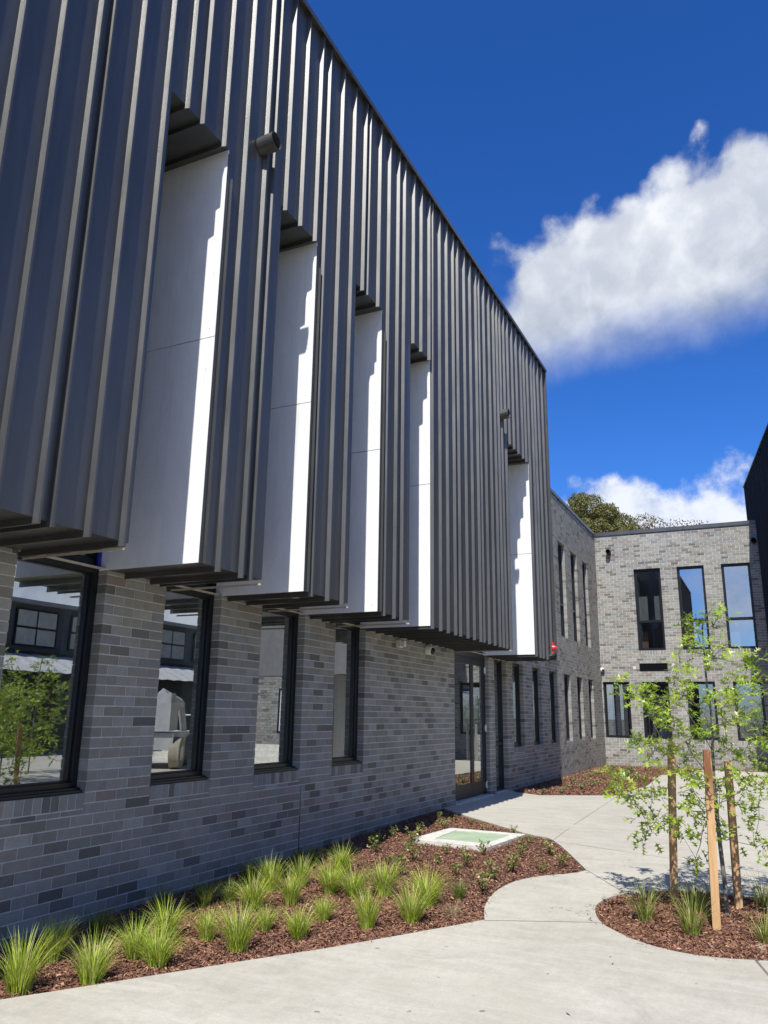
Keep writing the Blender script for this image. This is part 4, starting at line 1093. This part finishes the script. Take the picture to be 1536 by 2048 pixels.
LC = [(4.79,7.65,2.44),(4.63,7.80,2.42),(4.56,7.48,2.31),(4.72,7.76,2.33),(4.57,7.96,2.29),(4.49,7.78,2.17),(4.55,8.19,2.22),(4.83,7.33,2.13),(4.71,7.66,2.14),(4.41,7.39,1.99),(4.46,7.37,1.96),(4.69,7.58,2.01),(4.73,7.72,2.04),(4.65,7.79,2.07),(4.93,7.82,2.02),(5.02,8.42,2.07),(4.97,7.94,1.97),(4.45,7.08,1.83),(4.34,7.71,1.82),(4.48,7.42,1.80),(4.38,7.46,1.68),(4.37,8.10,1.65),(4.51,7.56,1.70),(4.87,6.96,1.83),(4.94,7.75,1.84),(5.02,7.54,1.85),(4.80,7.23,1.74),(4.89,7.32,1.72),(4.99,7.42,1.74),(4.65,7.63,1.64),(4.73,7.49,1.67),(4.56,7.67,1.60),(4.80,8.28,1.68),(3.99,7.36,1.79),(4.03,7.36,1.73),(4.03,7.55,1.71),(4.07,8.02,1.78),(4.18,7.39,1.69),(4.04,8.14,1.60),(4.25,7.18,1.59),(4.27,7.28,1.52),(4.29,7.62,1.48),(4.21,7.34,1.73),(4.35,7.42,1.43),(4.27,7.80,1.45),(4.36,7.89,1.41),(4.41,7.68,1.35),(4.51,7.54,1.42),(4.52,8.11,1.39),(4.60,7.78,1.45),(4.76,7.56,1.51),(4.85,8.07,1.56),(4.95,7.32,1.56),(4.90,7.70,1.46),(4.74,7.87,1.62),(4.01,7.64,1.30),(4.08,7.44,1.29),(4.10,7.76,1.29),(4.19,7.45,1.28),(4.16,7.43,1.18),(4.19,7.28,1.13),(4.19,8.10,1.21),(4.31,7.45,1.23),(4.40,8.04,1.23),(4.47,7.77,1.18),(4.73,7.55,1.29),(4.78,7.87,1.26),(4.88,7.74,1.23),(4.95,7.69,1.25),(5.03,7.16,1.39),(5.06,7.66,1.31),(4.97,7.95,1.16),(5.04,7.81,1.15),(3.69,7.99,1.00),(3.72,8.16,0.94),(3.84,7.78,0.97),(3.65,8.33,0.87),(3.91,7.11,0.94),(3.91,7.56,0.92),(4.09,6.76,0.92),(3.88,7.93,0.77),(4.04,7.67,0.86),(4.03,8.23,0.81),(4.19,7.51,0.86),(4.46,6.93,1.10),(4.40,8.09,1.01),(4.52,7.17,1.06),(4.55,7.20,1.01),(4.63,7.58,1.02),(4.68,7.86,0.97),(4.81,7.46,1.02),(4.86,7.71,0.96),(4.93,6.98,1.05),(4.98,8.25,0.96),(5.00,7.62,0.91),(4.88,7.68,0.88),(4.44,7.84,0.87),(4.40,7.70,0.82),(4.50,7.71,0.82),(4.70,7.32,0.88),(4.65,7.60,0.82),(4.00,7.79,0.66),(3.99,8.01,0.56),(4.02,7.60,0.50),(4.13,7.67,0.65),(4.22,7.76,0.62),(4.28,7.84,0.56),(4.33,7.71,0.52),(4.28,7.55,0.71),(4.48,7.46,0.71),(4.48,8.03,0.59),(4.63,7.74,0.67),(4.62,7.65,0.58),(4.82,8.86,0.62),(4.94,7.95,0.68),(4.88,7.94,0.46),(4.96,7.69,0.52),(4.98,7.28,0.45),(4.38,8.04,0.29),(4.46,7.61,0.31)]
r_ = random.Random(3)
for _ in range(26):      # the side of the crown beyond the picture's edge
    LC.append((r_.uniform(5.1, 5.6), r_.uniform(7.3, 8.4), r_.uniform(0.6, 2.0)))
TRUNK = [(4.621, 7.882, -0.12), (4.623, 7.882, 0.143), (4.613, 7.88, 0.439), (4.608, 7.87, 0.707), (4.609, 7.87, 1.021), (4.617, 7.88, 1.234), (4.638, 7.89, 1.451), (4.631, 7.89, 1.593), (4.617, 7.88, 1.782), (4.617, 7.88, 1.939), (4.621, 7.88, 2.12), (4.617, 7.88, 2.327), (4.652, 7.88, 2.431), (4.72, 7.86, 2.50)]
def oak(root, seed, singles, ox=0, oy=0):
    rr = random.Random(seed); base = Vector(TRUNK[0]) + Vector((ox, oy, 0))
    lo = lambda p: Vector(p) - Vector(TRUNK[0])
    m = MB(); n = len(TRUNK); m.tube([lo(p) for p in TRUNK], [0.020 - 0.0155 * i / (n - 1) for i in range(n)], 8); m.build('trunk', M_BARK, root)
    nodes = [(lo(p), 1) for p in TRUNK[3:]]
    axis = lambda p: math.hypot(p.x - 0.0, p.y - 0.0)
    cl = sorted([lo(p) for p in LC], key=axis)
    bm_ = MB(); ctr = []
    for c in cl:
        best = min(nodes, key=lambda q: (q[0] - c).length + 0.9 * max(0, q[0].z - c.z + 0.08) + (0.0 if axis(q[0]) < axis(c) + 0.02 else 0.5))
        p = best[0]; mid_ = (p + c) / 2 + Vector((rr.gauss(0, 0.015), rr.gauss(0, 0.015), -0.02))
        r0 = max(0.0022, 0.0055 / best[1] ** 0.5)
        bm_.tube([p, mid_, c], [r0, r0 * 0.8, r0 * 0.6], 5, None, False)
        nodes.append((c, best[1] + 1)); ctr.append((c, (c - p).normalized()))
    bm_.build('branches', M_BARK, root)
    L = []
    for c, dv in ctr:
        for k in range(rr.randint(11, 15)):
            q = c + Vector((rr.gauss(0, 0.048), rr.gauss(0, 0.05), rr.gauss(0, 0.04)))
            o = (dv * 0.5 + Vector((rr.gauss(0, 0.75), rr.gauss(0, 0.75), rr.gauss(-0.1, 0.45)))).normalized()
            nrm = Vector((rr.gauss(0, 0.55), rr.gauss(-0.2, 0.55), 1)).normalized()
            y = nrm.cross(o).normalized(); z = o.cross(y).normalized(); sz = rr.choice((rr.uniform(0.055, 0.09), rr.uniform(0.08, 0.13)))
            M = Matrix.Translation(q) @ Matrix((o, y, z)).transposed().to_4x4() @ Matrix.Scale(sz, 4)
            ci = rr.choices(range(6), [4, 4, 3, 2.5, 2, 1])[0]
            L.append((M, ci))
    if singles:
        wp = lambda M: (M.translation + Vector(TRUNK[0])); key = lambda t: (0 if inview(wp(t[0]), 0) else 100) + (wp(t[0]) - CAM).length - 3.0 * t[0].to_scale().x * 10
        L.sort(key=key)
    st_ = MB()
    for i, (M, ci) in enumerate(L):
        if i < singles:
            o = link_mesh('leaf', LEAFM[ci], root); o.matrix_local = M
        else:
            leaf_geo(st_, M, 1.0, LCOL[ci])
    st_.build('foliage', M_LEAF, root, 'stuff')
oakA = empty('young_oak_tree', TRUNK[0], 'staked young oak sapling with pointed light green leaves in the round mulch bed', 'tree'); oak(oakA, 5, 300)
oakB = empty('young_oak_tree', (9.6, 12.4, -0.05), 'young oak sapling mirrored at the left of the nearest window', 'tree', 'saplings mirrored in the windows'); oak(oakB, 8, 0)
for (x, y, rz, s, lb) in ((8.3, 10.6, 1.2, 1.0, 'young oak sapling mirrored in the middle of the nearest window'), (10.8, 14.2, 2.6, 1.1, 'young oak sapling mirrored at the right of the nearest window')):
    c = copy_tree(oakB); c.location = (x, y, -0.05); c.rotation_euler = (0, 0, rz); c.scale = (s, s, s); c['label'] = lb

# stakes
def stake(b, t, label, w_=0.027, rz=0.5, red=False):
    o = empty('tree_stake', b, label, 'stake', 'hardwood stakes round the sapling'); m = MB(); d_ = Vector(t) - Vector(b)
    ca, sa = math.cos(rz), math.sin(rz); ring = [(ca * x - sa * y, sa * x + ca * y) for x, y in ((-w_, -w_), (w_, -w_), (w_, w_), (-w_, w_))]
    lv = [-0.1, 0.35, 0.7, 1.0]
    vs_ = []
    for f in lv: vs_ += [Vector((x * (1 + random.uniform(-.05, .05)), y, 0)) + d_ * f for x, y in ring]
    fs = [(i * 4 + k, i * 4 + (k + 1) % 4, (i + 1) * 4 + (k + 1) % 4, (i + 1) * 4 + k) for i in range(3) for k in range(4)] + [(12, 13, 14, 15)]
    m.add(vs_, fs); m.build('post', M_STAKE_RED if red else M_STAKE, o); return o
stake((4.161, 8.229, -0.09), (4.233, 8.229, 1.291), 'left hardwood stake of the three beside the sapling')
stake((4.570, 7.330, -0.10), (4.610, 7.330, 1.263), 'front hardwood stake with red stained top, nearest the viewer', 0.030, 0.15, True)
stake((4.704, 8.146, -0.09), (4.720, 8.146, 1.141), 'right hardwood stake behind the sapling trunk', 0.029, 0.3)
for i, (a, b, zz, lb) in enumerate((((4.20, 8.23), (4.61, 7.88), 0.72, 'thin dark tie between the left stake and the trunk'), ((4.59, 7.33), (4.61, 7.88), 0.60, 'thin dark tie between the front stake and the trunk'), ((4.71, 8.15), (4.61, 7.88), 0.50, 'thin dark tie between the right stake and the trunk'))):
    m = MB(); A = Vector((*a, zz)); B = Vector((*b, zz + 0.02)); k = 6
    m.tube([A.lerp(B, t / k) + Vector((0, 0, -0.03 * math.sin(math.pi * t / k))) for t in range(k + 1)], [0.004] * (k + 1), 5)
    tag(m.build('tree_tie', M_BLACK), lb, 'tie')

# stray mulch and leaves on the concrete
m = MB(); r2 = random.Random(11)
edgeP = catmull(curveA, 1, False) + edgeA2[:16] + island
for i in range(330):
    if i >= 70:
        q_ = r2.choice(edgeP); x, y = q_[0] + r2.gauss(0, 0.05), q_[1] + r2.gauss(0, 0.05)
    elif i < 14: x, y = r2.gauss(3.42, 0.12), r2.gauss(7.35, 0.12)
    else: x, y = r2.uniform(2.2, 5.2), r2.uniform(4.2, 10.5)
    if inside((x, y), bedA) or inside((x, y), island): continue
    a_ = r2.uniform(0, 6.28); L = r2.uniform(0.006, 0.018); wd = L * 0.4; z = gz(y) + 0.004
    cx_, sx_ = math.cos(a_), math.sin(a_)
    m.face([(x - cx_ * L + sx_ * wd, y - sx_ * L - cx_ * wd, z), (x + cx_ * L, y + sx_ * L, z + 0.003), (x + cx_ * L * 0.6 - sx_ * wd, y + sx_ * L * 0.6 + cx_ * wd, z + 0.002), (x - cx_ * L, y - sx_ * L, z)], (0.11, 0.06, 0.04))
tag(m.build('leaf_litter', M_MULCH, None, 'stuff'), 'stray bark crumbs scattered on the concrete path', 'litter')
for (x, y, lb) in ((0.98, 4.92, 'pale dead leaf on the mulch between the left tufts'), (1.86, 6.55, 'pale dead leaf on the mulch by the smallest tuft'), (4.86, 6.98, 'curled dead leaf at the front right of the round bed')):
    o = link_mesh('dead_leaf', (lambda mm: (leaf_geo(mm, Matrix.Identity(4), 1.0, (0.45, 0.36, 0.26)), mm.mesh('dead_leaf', M_LEAF))[1])(MB()))
    o.location = (x, y, gz(y) + 0.01); o.scale = (0.11,) * 3; o.rotation_euler = (0.3, 0.2, random.uniform(0, 6)); tag(o, lb, 'leaf')

# ================================================================== BACKGROUND TREES
def crown(name_root, loc, blobs, n, size, pal, label, trunk_h, seed):
    rr = np.random.default_rng(seed); root = empty(name_root, loc, label, 'tree')
    m = MB(); pr = random.Random(seed)
    for (bx_, by_, bz_, br_) in blobs:
        k = int(n * br_ ** 2)
        for i in range(k):
            v = rr.normal(0, 1, 3); v /= np.linalg.norm(v); rad_ = br_ * (0.72 + 0.33 * rr.random()) * (1 + 0.12 * math.sin(v[0] * 7 + v[2] * 5) + 0.1 * math.sin(v[1] * 9))
            c = Vector((bx_ + v[0] * rad_, by_ + v[1] * rad_, bz_ + v[2] * rad_ * 0.85))
            d_ = Vector(rr.normal(0, 1, 3)).normalized(); e_ = d_.cross(Vector(rr.normal(0, 1, 3))).normalized(); s = size * rr.uniform(0.6, 1.3)
            col = pal[int(rr.integers(len(pal)))]; kk = rr.uniform(0.7, 1.25); col = tuple(x * kk for x in col)
            m.face([c - d_ * s, c + e_ * s * 0.45, c + d_ * s, c - e_ * s * 0.45], col)
    m.build('crown', M_GUM, root)
    m = MB(); top_ = Vector((blobs[0][0], blobs[0][1], blobs[0][2]))
    m.tube([(0, 0, -0.5), (0.1, 0, trunk_h * 0.5), (0.0, 0, trunk_h)], [0.4, 0.32, 0.2], 8)
    for (bx_, by_, bz_, br_) in blobs: m.tube([(0, 0, trunk_h * 0.75), (bx_ * 0.6, by_ * 0.6, (trunk_h + bz_) / 2), (bx_, by_, bz_)], [0.16, 0.1, 0.04], 6)
    m.build('trunk', M_GUMBARK, root)
GUM = [(0.165, 0.175, 0.045), (0.13, 0.15, 0.04), (0.22, 0.20, 0.055), (0.095, 0.115, 0.035), (0.24, 0.18, 0.06)]
BR = [(0.17, 0.13, 0.06), (0.13, 0.11, 0.055), (0.21, 0.15, 0.075)]
crown('gum_tree', (-3.6, 45, 0), [(0.1, 0, 13.2, 1.0), (0.9, 0.3, 12.5, 1.0), (-0.8, -0.2, 12.6, 0.9), (1.8, 0.2, 12.0, 0.9), (2.1, -0.3, 11.3, 0.9), (0.6, -0.9, 11.5, 1.0), (-0.5, -0.6, 11.6, 1.1), (-1.6, 0.3, 11.9, 0.9), (-1.5, -0.3, 11.0, 1.1), (1.2, 0.8, 10.9, 1.1), (-0.4, 0.3, 13.8, 0.6), (-0.3, 0, 10.2, 1.5), (1.6, 0, 10.0, 1.5), (1.3, -0.5, 12.8, 0.6)], 4300, 0.062, GUM, 'tall olive green gum tree with rounded crown rising behind the brick corner', 9.5, 5)
crown('gum_tree', (0.0, 46, 0), [(-0.5, 0, 12.35, 0.65), (0.1, 0, 12.1, 0.6), (-1.2, 0.1, 11.9, 0.6), (-0.4, 0, 11.2, 1.0)], 750, 0.075, BR, 'sparse brownish treetop just right of the tall gum tree', 10, 6)
crown('gum_tree', (1.6, 46, 0), [(-0.4, 0, 12.0, 0.5), (0.4, 0, 11.9, 0.5), (1.1, 0, 11.85, 0.4)], 450, 0.07, BR, 'thin brown treetop barely above the far roof, rightmost of the trees', 10, 7)
